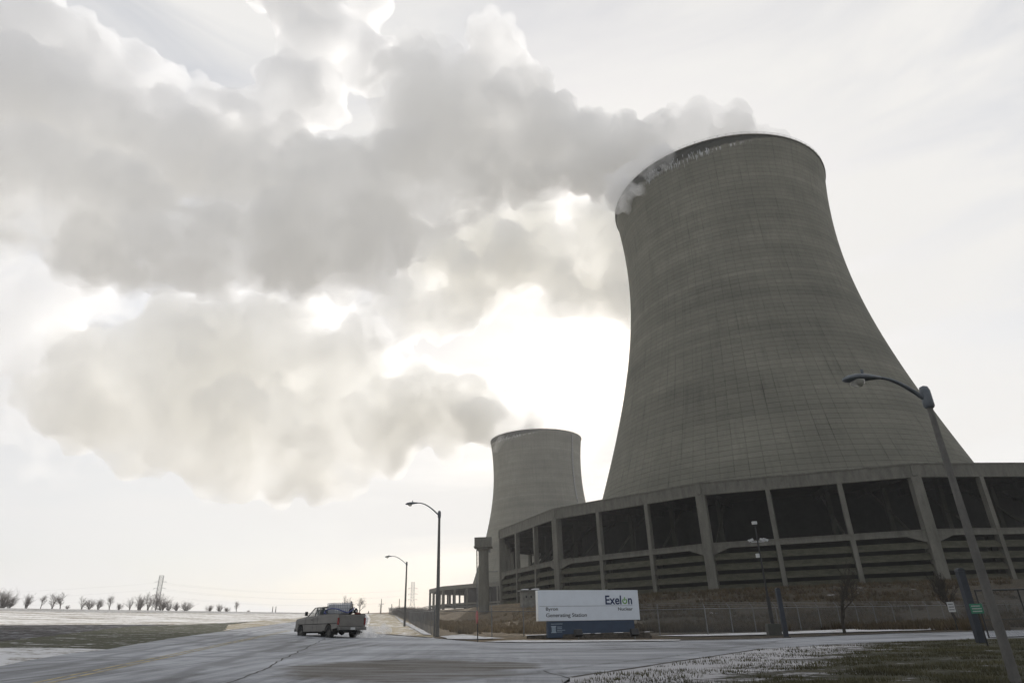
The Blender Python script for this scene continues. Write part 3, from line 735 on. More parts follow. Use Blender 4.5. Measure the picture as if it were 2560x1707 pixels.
def build_steam(name, blobs, seed, vox, mat, amp=2.6, child=.42, nchild=20):
    rnd = random.Random(seed); sp = []
    for bl in blobs:
        u, v, d, rp = bl[:4]
        c = P(u, v, d); r = rp / FPX * (c - EYE).length * .97 * max(.75, FW.dot((c - EYE).normalized()))
        sp.append((c, r * .74))
        for k in range(nchild):
            q = Vector((rnd.gauss(0, 1), rnd.gauss(0, 1), rnd.gauss(0, 1))).normalized()
            c1 = c + q * r * .66; r1 = r * child * rnd.uniform(.6, 1.15); sp.append((c1, r1))
            if r1 < vox * 4: continue
            for j in range(9):
                q2 = (q + Vector((rnd.gauss(0, 1), rnd.gauss(0, 1), rnd.gauss(0, 1)))).normalized()
                sp.append((c1 + q2 * r1 * .9, r1 * .40 * rnd.uniform(.6, 1.2)))
    bm = bmesh.new(); bmesh.ops.create_icosphere(bm, subdivisions=2, radius=1)
    V = np.array([v.co[:] for v in bm.verts]); Fc = np.array([[v.index for v in f.verts] for f in bm.faces]); bm.free()
    VV = np.concatenate([V * r + np.array(c) for c, r in sp]); FF = np.concatenate([Fc + i * len(V) for i in range(len(sp))])
    me = bpy.data.meshes.new(name); me.from_pydata(VV.tolist(), [], FF.tolist())
    o = bpy.data.objects.new(name, me); COL.objects.link(o)
    md = o.modifiers.new('remesh', 'REMESH'); md.mode = 'VOXEL'; md.voxel_size = vox; md.use_smooth_shade = True
    dg = bpy.context.evaluated_depsgraph_get(); m2 = bpy.data.meshes.new_from_object(o.evaluated_get(dg))
    o.modifiers.clear(); o.data = m2; bpy.data.meshes.remove(me); m2.name = name
    nv = len(m2.vertices); co = np.empty(nv * 3); m2.vertices.foreach_get('co', co); co = co.reshape(-1, 3)
    no = np.empty(nv * 3); m2.vertices.foreach_get('normal', no); no = no.reshape(-1, 3)
    D = np.array([(noise.turbulence(Vector(p) / (vox * 24) + Vector((seed, 0, 0)), 2, True) - .35) * 1.5 + (noise.turbulence(Vector(p) / (vox * 10), 5, True) - .5) * 1.6 for p in co])
    co += no * (D * vox * amp)[:, None]
    m2.vertices.foreach_set('co', co.ravel()); m2.update()
    md = o.modifiers.new('remesh', 'REMESH'); md.mode = 'VOXEL'; md.voxel_size = vox * .9; md.use_smooth_shade = True
    dg = bpy.context.evaluated_depsgraph_get(); m3 = bpy.data.meshes.new_from_object(o.evaluated_get(dg))
    o.modifiers.clear(); o.data = m3; bpy.data.meshes.remove(m2); m2 = m3; m2.name = name
    m2.materials.clear(); m2.materials.append(mat)
    return o
WISP = [(1706,372,186,20),(1685,388,187,27),(1660,402,188,30),(1640,415,190,32),(1622,432,192,36),(1600,452,194,40),(1580,468,197,40),(1562,488,201,35),(1552,512,203,24),(1600,478,193,20),(1570,515,201,15),(1540,470,205,43),(1630,405,192,40),(1660,385,190,30)]
NEAR = [(1590,430,200,43),(1545,470,210,43),(1520,450,222,59),(1565,510,203,13),(1615,470,195,13),(1880,352,228,32),(1950,350,232,15),(1915,338,230,24),(1830,330,225,54),(1830,290,226,39),(1760,300,223,54),(1690,300,222,43),(1720,335,222,77),(1640,372,220,86),(1560,400,222,96),(1500,440,221,75),(1480,380,225,107),
(1380,350,232,128),(1300,300,235,139),(1370,440,235,80),(1200,220,240,139),(1230,110,240,86),(1080,300,245,171),(1010,180,245,96),(1150,430,245,134),
(1280,420,238,102),(1000,480,255,160),(850,470,265,182),(900,640,265,118),(960,600,262,128),(700,570,275,171),(560,620,285,150),(480,660,285,107),(430,600,290,150),(300,560,295,160),(150,500,300,160),(0,480,305,171),(-150,420,310,193),
(650,430,280,150),(480,400,300,139),(250,330,310,150),(80,300,320,160),(950,710,268,64),(780,660,272,86),(340,680,300,75),(200,640,300,86)]
BACK = [(150,130,345,150),(0,80,350,150),(330,230,340,118),(430,200,345,54),(100,240,345,150),(750,250,330,118),(790,120,330,118),(780,-10,330,139),(900,20,335,86),(680,280,330,96),(620,330,330,86),(540,290,335,96),
(-150,200,340,193),(700,-100,340,139),(900,150,320,96),(560,420,330,107),(420,330,335,118)]
MID = [(1545,745,603,61),(1500,765,603,52),(1595,745,605,89),(1640,700,610,116),(1720,640,610,126),(1640,600,610,116),(1610,790,610,63),(1680,800,610,94),(1790,760,615,116),(1880,700,620,116),(1500,630,605,110),(1380,660,605,116),(1270,640,610,116),(1430,740,600,68),(1180,690,615,110),(1100,620,605,105),(1130,790,620,79),(1330,540,605,94),(1480,540,605,84),(1040,770,615,89),(1560,690,608,79),(1360,780,605,37),(1210,560,605,94)]  # blobs hidden behind the tower are added to block the sun
FAR = [(1300,1078,512,14),(1275,1084,512,16),(1330,1062,520,24),(1262,1098,514,18),(1245,1120,520,20),(1385,1068,541,26),(1350,1055,541,38),(1310,1045,541,50),(1270,1065,538,55),(1210,1075,540,70),(1250,1105,534,34),(1262,1072,530,25),(1240,1090,530,25),(1290,1062,528,18),(1400,1072,541,11),(560,850,580,125),(420,860,585,125),(700,830,575,114),(300,1010,590,125),(180,1030,600,103),(880,1200,560,57),(900,880,565,103),(340,1130,585,80),(1375,1075,541,18),(1340,1058,541,36),(1300,1050,541,43),(1250,1045,541,57),(1200,1030,541,78),(1130,1010,545,97),(1180,975,545,51),(1230,1000,543,46),(1050,1010,550,114),(1060,940,550,51),(960,1060,555,125),(860,1070,560,137),(820,1200,560,68),(740,1100,565,148),(620,1080,570,160),(560,1150,570,103),(500,1040,575,171),(400,1060,580,125),(350,980,580,160),(220,960,590,148),(480,900,580,160),(650,900,575,148),(800,920,570,137),(930,940,560,91),(1120,1090,548,68),(980,1150,556,57)]
HIGH = [(330,760,640,80),(820,740,640,90),(900,720,640,80),(960,900,640,80),(60,900,645,120),(60,690,640,130),(-60,640,640,140),(180,720,640,110),(60,1000,645,110),(180,1080,645,90),(100,850,620,154),(0,930,630,132),(250,800,620,154),(420,800,610,143),(600,800,605,143),(750,820,600,121),(880,800,600,110),(990,800,595,88),(-100,790,630,176),(150,1100,640,99),(60,1050,640,99),(90,740,640,121),(1060,750,590,88)]
o = build_steam('steam_plume', NEAR, 1, 1.25, steam_mat('steam_near', .068, (1, .9985, .993), .34, (75, 207, 160), 120, 2.0, .034, .45, 1.6, .4), 2.8)
tag(o, 'big grey steam plume streaming left from the rim of the nearer cooling tower', 'steam plume', kind='stuff')
o = build_steam('steam_wisp', WISP, 8, .55, steam_mat('steam_wisp', .13, (1, 1, 1), .2, scale=.12, lo=.1, hi=2.0, step=.3), 2.6)
tag(o, 'small ragged steam wisps spilling over the left rim of the nearer cooling tower', 'steam wisp', kind='stuff')
o = build_steam('steam_bank', BACK, 5, 2.0, steam_mat('steam_back', .10, (1, 1, 1), .3, lo=.7, hi=1.3, step=.5), 2.6)
tag(o, 'pale bright edged steam bank billowing at the top left behind the grey plume', 'steam cloud', kind='stuff')
o = build_steam('steam_bank', MID, 2, 3.4, steam_mat('steam_mid', .07, (1, .997, .985), .3, scale=.02, lo=.7, hi=1.3, step=.5), 2.8)
tag(o, 'cream coloured steam bank hanging beside the left flank of the nearer cooling tower', 'steam cloud', kind='stuff')
o = build_steam('steam_plume', FAR, 3, 3.0, steam_mat('steam_far', .05, (1, .997, .985), .35, (15, 540, 150), 170, 1.7, scale=.018, lo=.6, hi=1.4, step=.5), 2.8)
tag(o, 'low beige steam plume drifting left from the farther cooling tower', 'steam plume', kind='stuff')
o = build_steam('steam_bank', HIGH, 4, 4.0, steam_mat('steam_high', .016, (1, 1, 1), .5, scale=.014, lo=.0), 3.2)
tag(o, 'brilliant white thin steam bank between the two plumes at far left', 'steam cloud', kind='stuff')
# ------------------------------------------------------------------ street lamps
M_pole = conc('lamp_pole_concrete', (0.0910, 0.0910, 0.0875), (0.1680, 0.1645, 0.1540), (1, 1, .3), 2)
M_lamphead = simple('painted_lamp_housing', (.10, .115, .13), .25, 3, .45, .3)
M_glass = NT('lamp_glass'); M_glass.col((.55, .55, .5)); M_glass.p.inputs['Transmission Weight'].default_value = .5; M_glass = M_glass.done(.2)
def street_lamp(label, base, h, arm=2.3, rise=.95, turn=0.0, thick=1.0):
    r = thing('street_lamp', label, 'street lamp', base, turn, 'cobra head street lamps beside the road')
    b = MB(); b.tube([(0, 0, -.3), (0, 0, h * .5), (0, 0, h)], [.15 * thick, .12 * thick, .085 * thick], 14); b.build('pole', M_pole, r, smooth=False)
    b = MB(); b.lathe([(.0, h + .16), (.09, h + .12), (.12, h + .02), (.12, h - .35), (.09, h - .4)], 12); b.build('pole_cap', M_lamphead, r, smooth=True)
    pts = []
    for i in range(13):
        t = i / 12; pts.append((-arm * t, 0, h - .22 + rise * math.sin(t * math.pi * .53)))
    b = MB(); b.tube(pts, [.055 - .02 * i / 12 for i in range(13)], 8); b.build('arm', M_lamphead, r, smooth=True)
    hd = Vector(pts[-1]); 
    # cobra head: flattened tapered body, widest before the nose
    secs = [(.10, .05, .05, 0), (-.10, .09, .07, .0), (-.30, .15, .10, -.01), (-.55, .19, .115, -.03), (-.75, .16, .09, -.05), (-.86, .07, .04, -.06)]
    N = 14; vs = []; fs = []
    for X, wy, wz, dz in secs:
        for k in range(N):
            a = 2 * math.pi * k / N; vs.append((hd.x + X, hd.y + wy * math.cos(a), hd.z + dz + wz * math.sin(a) * (1 if math.sin(a) > 0 else .7)))
    for i in range(len(secs) - 1):
        for k in range(N): fs.append((i * N + k, i * N + (k + 1) % N, (i + 1) * N + (k + 1) % N, (i + 1) * N + k))
    fs += [tuple(range(N)), tuple((len(secs) - 1) * N + k for k in range(N))]
    b = MB(); b.add(vs, fs); head = b.build('lamp_head', M_lamphead, r, smooth=True)
    b = MB(); b.lathe([(.165, 0), (.15, -.07), (.10, -.13), (0, -.155)], 16, c=(hd.x - .52, hd.y, hd.z - .085)); b.build('lens', M_glass, head, smooth=True)
    b = MB(); b.tube([(hd.x - .33, 0, hd.z + .08), (hd.x - .33, 0, hd.z + .2)], .035, 8); b.build('photocell', M_lamphead, head)
    return r
b1 = Gp(1093, 1593); d1 = math.hypot(b1.x, b1.y); h1 = P(1102, 1281, d1).z - b1.z
street_lamp('middle sized street lamp standing at the roadside corner of the chain link fence', b1, h1, 1.75, 1.0)
b2 = Gp(1011, 1566); d2 = math.hypot(b2.x, b2.y); h2 = P(1017, 1406, d2).z - b2.z
street_lamp('farthest and smallest street lamp, on the dry grass strip by the receding fence', b2, h2, 2.1, 1.1)
d3 = 17.3; b3 = P(2541, 1707, d3); tp = P(2329, 966, d3); b3 = Vector((b3.x, b3.y, G(b3.x, b3.y)))
street_lamp('nearest street lamp, its tall pole slanting up the right side across the cooling tower', b3, tp.z - b3.z - .1, 1.16, .56, math.radians(8), .68)

# ------------------------------------------------------------------ lettering
def text_mesh(body, bold=0.0):
    cu = bpy.data.curves.new('lettering', 'FONT'); cu.body = body; cu.size = 1; cu.offset = bold*0.35; cu.extrude = .0
    o = bpy.data.objects.new('lettering', cu); COL.objects.link(o)
    dg = bpy.context.evaluated_depsgraph_get(); dg.update(); me = bpy.data.meshes.new_from_object(o.evaluated_get(dg))
    vs = [v.co.copy() for v in me.vertices]; fs = [list(p.vertices) for p in me.polygons]
    bpy.data.objects.remove(o); bpy.data.curves.remove(cu); bpy.data.meshes.remove(me); return vs, fs
CAP = max(v.y for v in text_mesh('E')[0])
def put_text(body, x0, x1, base, cap, name, mat, parent, bold=0.0, y=-.012, th=.01):
    vs, fs = text_mesh(body, bold); a = min(v.x for v in vs); b_ = max(v.x for v in vs); sxx = (x1 - x0) / (b_ - a); sy = cap / CAP
    n = len(vs); V = [(x0 + (v.x - a) * sxx, y, base + v.y * sy) for v in vs] + [(x0 + (v.x - a) * sxx, y + th, base + v.y * sy) for v in vs]
    m = MB(); m.add(V, fs + [[i + n for i in f][::-1] for f in fs]); return m.build(name, mat, parent, fix=False)
# ------------------------------------------------------------------ entrance sign
M_white = simple('sign_white', (.60, .655, .72), .05, 1.5, .45, bump=.03)
M_edge = simple('sign_edge_white', (.75, .76, .74), .05, 2, .5)
M_navy = simple('sign_navy', (0.0245, 0.0455, 0.0840), .12, 1.5, .5)
M_ink = simple('dark_blue_ink', (.015, .03, .09), .05, 3, .5); M_grey = simple('dark_grey_ink', (.05, .055, .06), .05, 3, .5)
M_green = simple('green_ink', (.12, .30, .05), .05, 3, .5); M_pale = simple('pale_blue_ink', (.30, .38, .46), .05, 3, .5)
M_block = simple('split_face_block', (.085, .075, .062), .5, 5, .95, bump=.8, bd=.05)
def sign():
    a = P(1346, 1552, 45.2); c = P(1600, 1548, 48.0); ax = Vector((c.x - a.x, c.y - a.y, 0)); Lw = ax.length; rz = math.atan2(ax.y, ax.x)
    zt = (P(1344, 1474.5, 45.2).z + P(1594.5, 1474, 48).z) / 2; zb = (a.z + c.z) / 2; g = G(a.x, a.y)
    tilt = math.atan2((P(1594.5, 1474, 48).z + c.z) / 2 - (P(1344, 1474.5, 45.2).z + a.z) / 2, Lw)
    r = thing('entrance_sign', 'wide white station name sign on a dark blue base beside the side road', 'sign', (a.x, a.y, g), rz)
    r.rotation_euler = (0, -tilt, rz)
    H0 = (P(1347, 1552, 45.2).z + c.z) / 2 - g - math.tan(tilt) * Lw / 2 ; H1 = H0 + (zt - zb); h = H1 - H0
    b = MB(); b.box(0, Lw, 0, .42, H0, H1); wp = b.build('white_panel', M_white, r, bevel=.012)
    b = MB(); b.box(-.03, -.002, .01, .41, H0 + .01, H1 - .01); b.build('edge_strip', M_edge, wp)
    X = lambda u: u * Lw; Z = lambda v: H1 - v * h
    put_text('Exel', X(.660), X(.822), Z(.475), .285 * h, 'word', M_ink, wp, .06)
    put_text('n', X(.892), X(.932), Z(.475), .285 * h, 'word', M_ink, wp, .06)
    # power-symbol o
    cx, cz, R0, R1 = X(.857), Z(.375), .098 * h, .058 * h; m = MB(); N = 28
    for yy in (-.012,):
        vs = []; fs = []
        for k in range(N + 1):
            t = math.radians(90 + 32) + math.radians(360 - 64) * k / N
            for rr in (R0, R1): vs.append((cx + rr * math.cos(t), yy, cz + rr * math.sin(t))); 
            for rr in (R0, R1): vs.append((cx + rr * math.cos(t), yy + .01, cz + rr * math.sin(t)))
        for k in range(N): o = 4 * k; fs += [(o, o + 1, o + 5, o + 4), (o + 2, o + 6, o + 7, o + 3), (o, o + 4, o + 6, o + 2), (o + 1, o + 3, o + 7, o + 5)]
        m.add(vs, fs)
    m.box(cx - .017 * h, cx + .017 * h, -.012, -.002, cz + .01 * h, cz + .135 * h); m.build('power_symbol', M_green, wp)
    m = MB(); m.box(X(.012), X(.932), -.008, -.002, Z(.525) - .008, Z(.525) + .008); m.build('rule', M_grey, wp)
    put_text('Nuclear', X(.783), X(.932), Z(.685), .105 * h, 'word', M_grey, wp, .03)
    put_text('Byron', X(.072), X(.188), Z(.665), .105 * h, 'word', M_grey, wp, .03)
    put_text('Generating Station', X(.072), X(.466), Z(.872), .115 * h, 'word', M_grey, wp, .03)
    b = MB(); b.box(X(.085), X(.94), .06, .36, 0.1, H0 - .003); bp = b.build('base_panel', M_navy, r, bevel=.01)
    # column emblem and its rows of small lettering
    ex, ez, eh = X(.118), H0 - .30, .42; b = MB(); y0, y1 = .045, .057
    b.box(ex, ex + .36, y0, y1, ez - .05, ez); b.box(ex + .03, ex + .33, y0, y1, ez - .09, ez - .053); b.box(ex, ex + .36, y0, y1, ez - eh, ez - eh + .05)
    for k in range(4): b.box(ex + .045 + k * .073, ex + .045 + k * .073 + .052, y0, y1, ez - eh + .053, ez - .093)
    b.build('column_emblem', M_pale, bp)
    b = MB(); rr = random.Random(3)
    for k, L in enumerate((.34, .34, .52, .33)):
        x = ex + .42; z = ez - .06 - k * .1
        while x < ex + .42 + L: w = rr.uniform(.02, .04); b.box(x, x + w, .047, .057, z - .022, z + .018); x += w + .012
    x = ex
    while x < ex + .82: w = rr.uniform(.02, .04); b.box(x, x + w, .047, .057, ez + .10, ez + .135); x += w + .012
    b.build('small_lettering', M_pale, bp)
    # planter wall of split blocks
    w0 = Gp(1317, 1597.5); w1 = Gp(1636, 1596); e = Vector((w1.x - w0.x, w1.y - w0.y, 0)); L = e.length
    q = thing('block_wall', 'low dark block planter wall round the foot of the white sign', 'wall', (w0.x, w0.y, min(G(w0.x, w0.y), G(w1.x, w1.y))), math.atan2(e.y, e.x))
    b = MB(); rr = random.Random(8); bw = .3; nb = int(L / bw)
    for row in range(3):
        for k in range(nb):
            o = (row % 2) * .15; b.box(k * bw + o * .5 + .004, (k + 1) * bw + o * .5 - .004, rr.uniform(-.02, .02), 1.9, -.15 + row * .17, -.15 + row * .17 + .163)
    b.build('blocks', M_block, q)
    b = MB(); b.box(.02, L, .03, 1.85, .37, .41); b.build('cap_stones', M_block, q)
    b = MB()
    for k in range(26):
        x = rr.uniform(0, L * .98) if k > 9 else rr.uniform(0, 1.4); b.lathe([(0, .02), (.14, .015), (.2, 0)], 8, c=(x, rr.uniform(.1, .5), .412), M=Matrix.Identity(4))
    b.build('snow_crust', M_snowy, q)
    # two floodlights in front
    for k, (u, v) in enumerate(((1447, 1600), (1588, 1598))):
        p = Gp(u, v); f = thing('floodlight', ('dark box floodlight at the middle of the block planter wall', 'dark box floodlight near the right end of the block planter wall')[k], 'floodlight', (p.x, p.y, p.z), rz, 'ground floodlights lighting the sign')
        Mx = Matrix.Translation((0, 0, .42)) @ Matrix.Rotation(math.radians(-25), 4, 'X')
        b = MB(); b.box(-.25, .25, -.14, .14, -.2, .2, Mx); b.build('housing', M_black, f, bevel=.02)
        b = MB(); b.box(-.21, .21, .142, .15, -.16, .16, Mx); b.build('glass', M_glass, f)
        b = MB(); b.tube([(0, 0, -.1), (0, 0, .25)], .04, 8); b.box(-.1, .1, -.1, .1, -.05, .02); b.build('stand', M_steel, f)
M_snowy = simple('crusted_snow', (.75, .76, .78), .08, 4, .9, bump=.5, bd=.03)
M_black = simple('black_painted_metal', (.02, .021, .022), .3, 4, .5, .2)
sign()

# ------------------------------------------------------------------ fences
def chain_mat():
    t = NT('chain_link'); m = t.m; m.surface_render_method = 'DITHERED'
    uv = t.n('ShaderNodeUVMap').outputs[0]; s = t.n('ShaderNodeSeparateXYZ', {0: uv}); x, y, _ = s.outputs
    def band(v):
        f = t.math('FRACT', v); d = t.math('ABSOLUTE', t.math('SUBTRACT', f, .5)); return t.math('LESS_THAN', d, .085)
    k = 1 / .085
    a = band(t.math('MULTIPLY', t.math('ADD', x, y), k)); b = band(t.math('MULTIPLY', t.math('SUBTRACT', x, y), k))
    al = t.math('MAXIMUM', a, b); t.l(al, t.p.inputs['Alpha']); t.col((.12, .125, .125)); return t.done(.5, .6)
M_chain = chain_mat()
def fence(label, line, h, gap, wires=True, lean=.25):
    """line: list of ground points; posts and mesh panels between them"""
    o0 = Vector(line[0]); r = thing('chain_link_fence', label, 'fence', o0, group=None)
    pts = []; 
    for a, b_ in zip(line, line[1:]):
        a = Vector(a[:2]); b_ = Vector(b_[:2]); n = max(1, round((b_ - a).length / gap)); pts += [a.lerp(b_, i / n) for i in range(n)]
    pts.append(Vector(line[-1][:2])); P3 = [Vector((p.x, p.y, G(p.x, p.y))) - o0 for p in pts]
    for i, p in enumerate(P3):
        b = MB(); e = (P3[min(i + 1, len(P3) - 1)] - P3[max(0, i - 1)]).normalized(); nrm = Vector((-e.y, e.x, 0))
        b.tube([p - Vector((0, 0, .2)), p + Vector((0, 0, h + .05)), p + Vector((0, 0, h + .38)) + nrm * lean], [.04, .04, .02], 6); b.build('post', M_steel, r)
    me_v = []; me_f = []; uvs = []; s = 0
    for i in range(len(P3) - 1):
        a, b_ = P3[i], P3[i + 1]; L = (b_ - a).length; o = len(me_v)
        me_v += [a + Vector((0, 0, .04)), b_ + Vector((0, 0, .04)), b_ + Vector((0, 0, h)), a + Vector((0, 0, h))]
        me_f.append((o, o + 1, o + 2, o + 3)); uvs += [(s, 0), (s + L, 0), (s + L, h), (s, h)]; s += L
    me = bpy.data.meshes.new('wire_mesh'); me.from_pydata([tuple(v) for v in me_v], [], me_f); ul = me.uv_layers.new(name='uv')
    for i, q in enumerate(uvs): ul.data[i].uv = q
    m = bpy.data.objects.new('wire_mesh', me); COL.objects.link(m); m.parent = r; me.materials.append(M_chain)
    b = MB(); b.tube([p + Vector((0, 0, h)) for p in P3], .028, 6); b.build('top_rail', M_steel, r)
    if wires:
        b = MB()
        for k in (.15, .27, .38):
            q = []
            for i, p in enumerate(P3):
                e = (P3[min(i + 1, len(P3) - 1)] - P3[max(0, i - 1)]).normalized(); q.append(p + Vector((0, 0, h + k)) + Vector((-e.y, e.x, 0)) * lean * k / .38)
            b.tube(q, .012, 4)
        b.build('barbed_wire', M_steel, r)
    return r
f0 = Gp(1084, 1591.5); fl = [f0, Gp(1050, 1570), Gp(1022, 1553), Gp(994, 1541), Gp(972, 1535)]
fence('chain link fence running back along the grass strip from the middle lamp', fl, 1.75, 2.6)
fr = [Gp(1086, 1591.5), Gp(1230, 1593), Gp(1310, 1592), Gp(1651, 1589.5), Gp(1771, 1589), Gp(1892, 1582), Gp(2195, 1568), Gp(2329, 1562), Gp(2470, 1556), Gp(2700, 1550)]
fence('long chain link fence along the foot of the brown embankment behind the white sign', fr, 1.75, 3.0)
def gate():
    a = Gp(2474, 1597); a = Vector((a.x, a.y, G(a.x, a.y))); b_ = a + Vector((7.5, 1.0, 0)); r = thing('rolling_gate', 'chain link gate with dark rails at the right edge behind the green sign', 'gate', a, math.atan2(1.0, 7.5))
    h = 2.3; L = 7.5
    b = MB()
    for z in (.05, h): b.tube([(0, 0, z), (L, 0, z)], .045, 8)
    b.tube([(0, 0, .9), (L, 0, .9)], .02, 6)
    for x in (0, 2.5, 5, L): b.tube([(x, 0, .05), (x, 0, h)], .04, 8)
    b.build('gate_frame', M_black, r)
    me = bpy.data.meshes.new('wire_mesh'); me.from_pydata([(0, .02, .08), (L, .02, .08), (L, .02, h), (0, .02, h)], [], [(0, 1, 2, 3)]); ul = me.uv_layers.new(name='uv')
    for i, q in enumerate(((0, 0), (L, 0), (L, h), (0, h))): ul.data[i].uv = q
    m = bpy.data.objects.new('wire_mesh', me); COL.objects.link(m); m.parent = r; me.materials.append(M_chain)
gate()

# ------------------------------------------------------------------ posts, small signs, mast
M_bluepost = simple('slate_blue_painted_steel', (.020, .026, .037), .25, 3, .6, .1)
def steel_post(label, base, top, d, w):
    g = P(base[0], base[1], d); g.z = min(g.z, G(g.x, g.y)) if abs(g.z - G(g.x, g.y)) < .5 else G(g.x, g.y); h = P(top[0], top[1], d).z - g.z
    r = thing('steel_post', label, 'post', g, 0, 'slate blue steel barrier posts')
    b = MB(); b.box(-w, w, -w, w, -.2, h - .12); b.build('shaft', M_bluepost, r, bevel=.015)
    b = MB(); b.prism([(w * 1.1 * math.cos(math.pi * k / 10), w * 1.0 * math.sin(math.pi * k / 10)) for k in range(11)], -w, w, lambda a, c, dd: (a, dd, h - .118 + c)); b.build('rounded_cap', M_bluepost, r)
    b = MB(); b.box(-w * 1.6, w * 1.6, -w * 1.6, w * 1.6, -.2, .04); b.build('base_plate', M_bluepost, r)
    return r, h
dd1 = math.hypot(*Gp(1966, 1593)[:2]); steel_post('slate blue square post beside the slim camera mast', (1966, 1593), (1946, 1469), dd1, .13)
dd2 = math.hypot(*Gp(2455, 1613)[:2]); sp2, hp2 = steel_post('larger slate blue square post next to the small green sign', (2455, 1613), (2421, 1419), dd2, .14)
M_signgreen = simple('sign_green', (.02, .16, .09), .1, 3, .5)
M_signwhite = simple('small_sign_white', (0.4200, 0.4340, 0.4340), .06, 3, .5)
def small_sign(label, uv, d, w, h, zc, mat, face, marks=True):
    g = P(uv[0], uv[1], d); z = G(g.x, g.y); r = thing('small_sign', label, 'sign', (g.x, g.y, z), face)
    b = MB(); b.box(-.03, .03, -.02, .02, -.2, zc + h / 2 + .02); b.build('sign_post', M_black, r)
    b = MB(); b.box(-w / 2, w / 2, -.04, -.023, zc - h / 2, zc + h / 2); pl = b.build('plate', mat, r, bevel=.004)
    if marks:
        rr = random.Random(int(w * 100)); b = MB()
        for row in range(3):
            x = -w * .36; zz = zc + h * .27 - row * h * .27
            while x < w * .34: ww = rr.uniform(.03, .08) * w; b.box(x, x + ww, -.046, -.041, zz - h * .06, zz + h * .06); x += ww * 1.4
        b.build('faded_lettering', M_signwhite if mat is M_signgreen else M_grey, pl)
small_sign('small green plate sign on a dark post in front of the gate', (2472, 1621), math.hypot(*Gp(2472, 1621)[:2]), .42, .36, 1.45, M_signgreen, math.radians(-30))
small_sign('small white upright notice beside the trunk of the right hand bare sapling', (2394, 1572), 58, .42, .66, 1.55, M_signwhite, math.radians(-28))
def marker():
    d = 41.0; g = Gp(1194, 1605); r = thing('marker_sign', 'narrow red plate seen almost edge on above a black roadside post', 'sign', g, math.radians(-76)); h = P(1188, 1524, math.hypot(g.x, g.y)).z - g.z
    b = MB(); b.box(-.035, .035, -.02, .03, -.2, h - .75); b.box(-.02, .02, -.02, .02, h - .7503, h - .1); b.build('sign_post', M_black, r)
    red = simple('faded_red', (.28, .035, .035), .3, 4, .5); oc = [(.38 * math.cos(math.radians(22.5 + 45 * k)), .38 * math.sin(math.radians(22.5 + 45 * k))) for k in range(8)]
    b = MB(); b.prism(oc, -.045, -.022, lambda a, c, q: (a, q, h - .38 + c)); p = b.build('octagon_plate', red, r)
    b = MB(); b.prism([(a * .93, c * .93) for a, c in oc], -.049, -.046, lambda a, c, q: (a, q, h - .38 + c)); b.build('face', red, p)
marker()
def mast():
    g = Gp(1937, 1589); d = math.hypot(g.x, g.y); h = P(1896, 1305, d).z - g.z
    r = thing('camera_mast', 'slim dark mast with white cameras on a cross arm beside the slate blue post', 'mast', g)
    b = MB(); b.tube([(0, 0, -.2), (0, 0, h * .33)], .13, 10); b.tube([(0, 0, h * .33), (0, 0, h - .3)], [.075, .05], 8); b.build('pole', M_black, r)
    b = MB(); b.box(-.16, .16, -.1, .1, h - .12, h + .08); b.build('top_unit', M_signwhite, r, bevel=.01)
    zz = P(1905, 1353, d).z - g.z; b = MB(); b.tube([(-.45, 0, zz), (.45, 0, zz)], .03, 6); arm = b.build('cross_arm', M_signwhite, r)
    for s, x in ((-1, -.42), (1, .3), (1, .5)):
        b = MB(); b.box(x - .16, x + .16, -.09, .09, zz + .05, zz + .2, Matrix.Translation((x, 0, zz)) @ Matrix.Rotation(.35 * s, 4, 'Y') @ Matrix.Translation((-x, 0, -zz)))
        b.tube([(x + .16 * s, 0, zz + .12), (x + .24 * s, 0, zz + .1)], .05, 8); b.build('camera_housing', M_signwhite, r)
    zb = P(1907, 1388, d).z - g.z; b = MB(); b.box(-.28, -.07, -.1, .1, zb - .12, zb + .14); b.build('junction_box', M_signwhite, r, bevel=.01)
    b = MB(); b.box(-.42, .42, -.28, .28, -.2, .75); b.build('cabinet', simple('dark_cabinet', (.05, .052, .045), .2, 3, .7), r, bevel=.02)
mast()
def hut():
    p = P(1322, 1509, 137); r = thing('equipment_hut', 'small grey hut with snow on its roof behind the top left of the white sign', 'hut', (p.x, p.y, p.z - .6), math.radians(12)); 
    m = simple('weathered_hut_paint', (.16, .16, .145), .3, 1.5, .8); b = MB(); b.box(-1.5, 1.9, -1.3, 1.3, 0, 3.0); w = b.build('wall', m, r)
    b = MB(); b.box(-1.9, 2.1, -1.6, 1.6, 3.003, 3.2); rf = b.build('roof', M_steel, r)
    b = MB(); b.box(-1.4, -.2, -1.2, .8, 3.203, 3.38); b.box(.8, 2.0, -1.3, .8, 3.203, 3.42); b.build('roof_snow', M_snowy, rf, bevel=.06)
    b = MB(); b.box(-.9, -.6, -1.34, -1.303, 1.7, 2.1); b.box(.1, .4, -1.34, -1.303, 1.7, 2.1); b.build('vent', M_black, w)
    b = MB(); b.box(.9, 1.7, -1.35, -1.303, .1, 2.3); b.build('door', m, r)
hut()

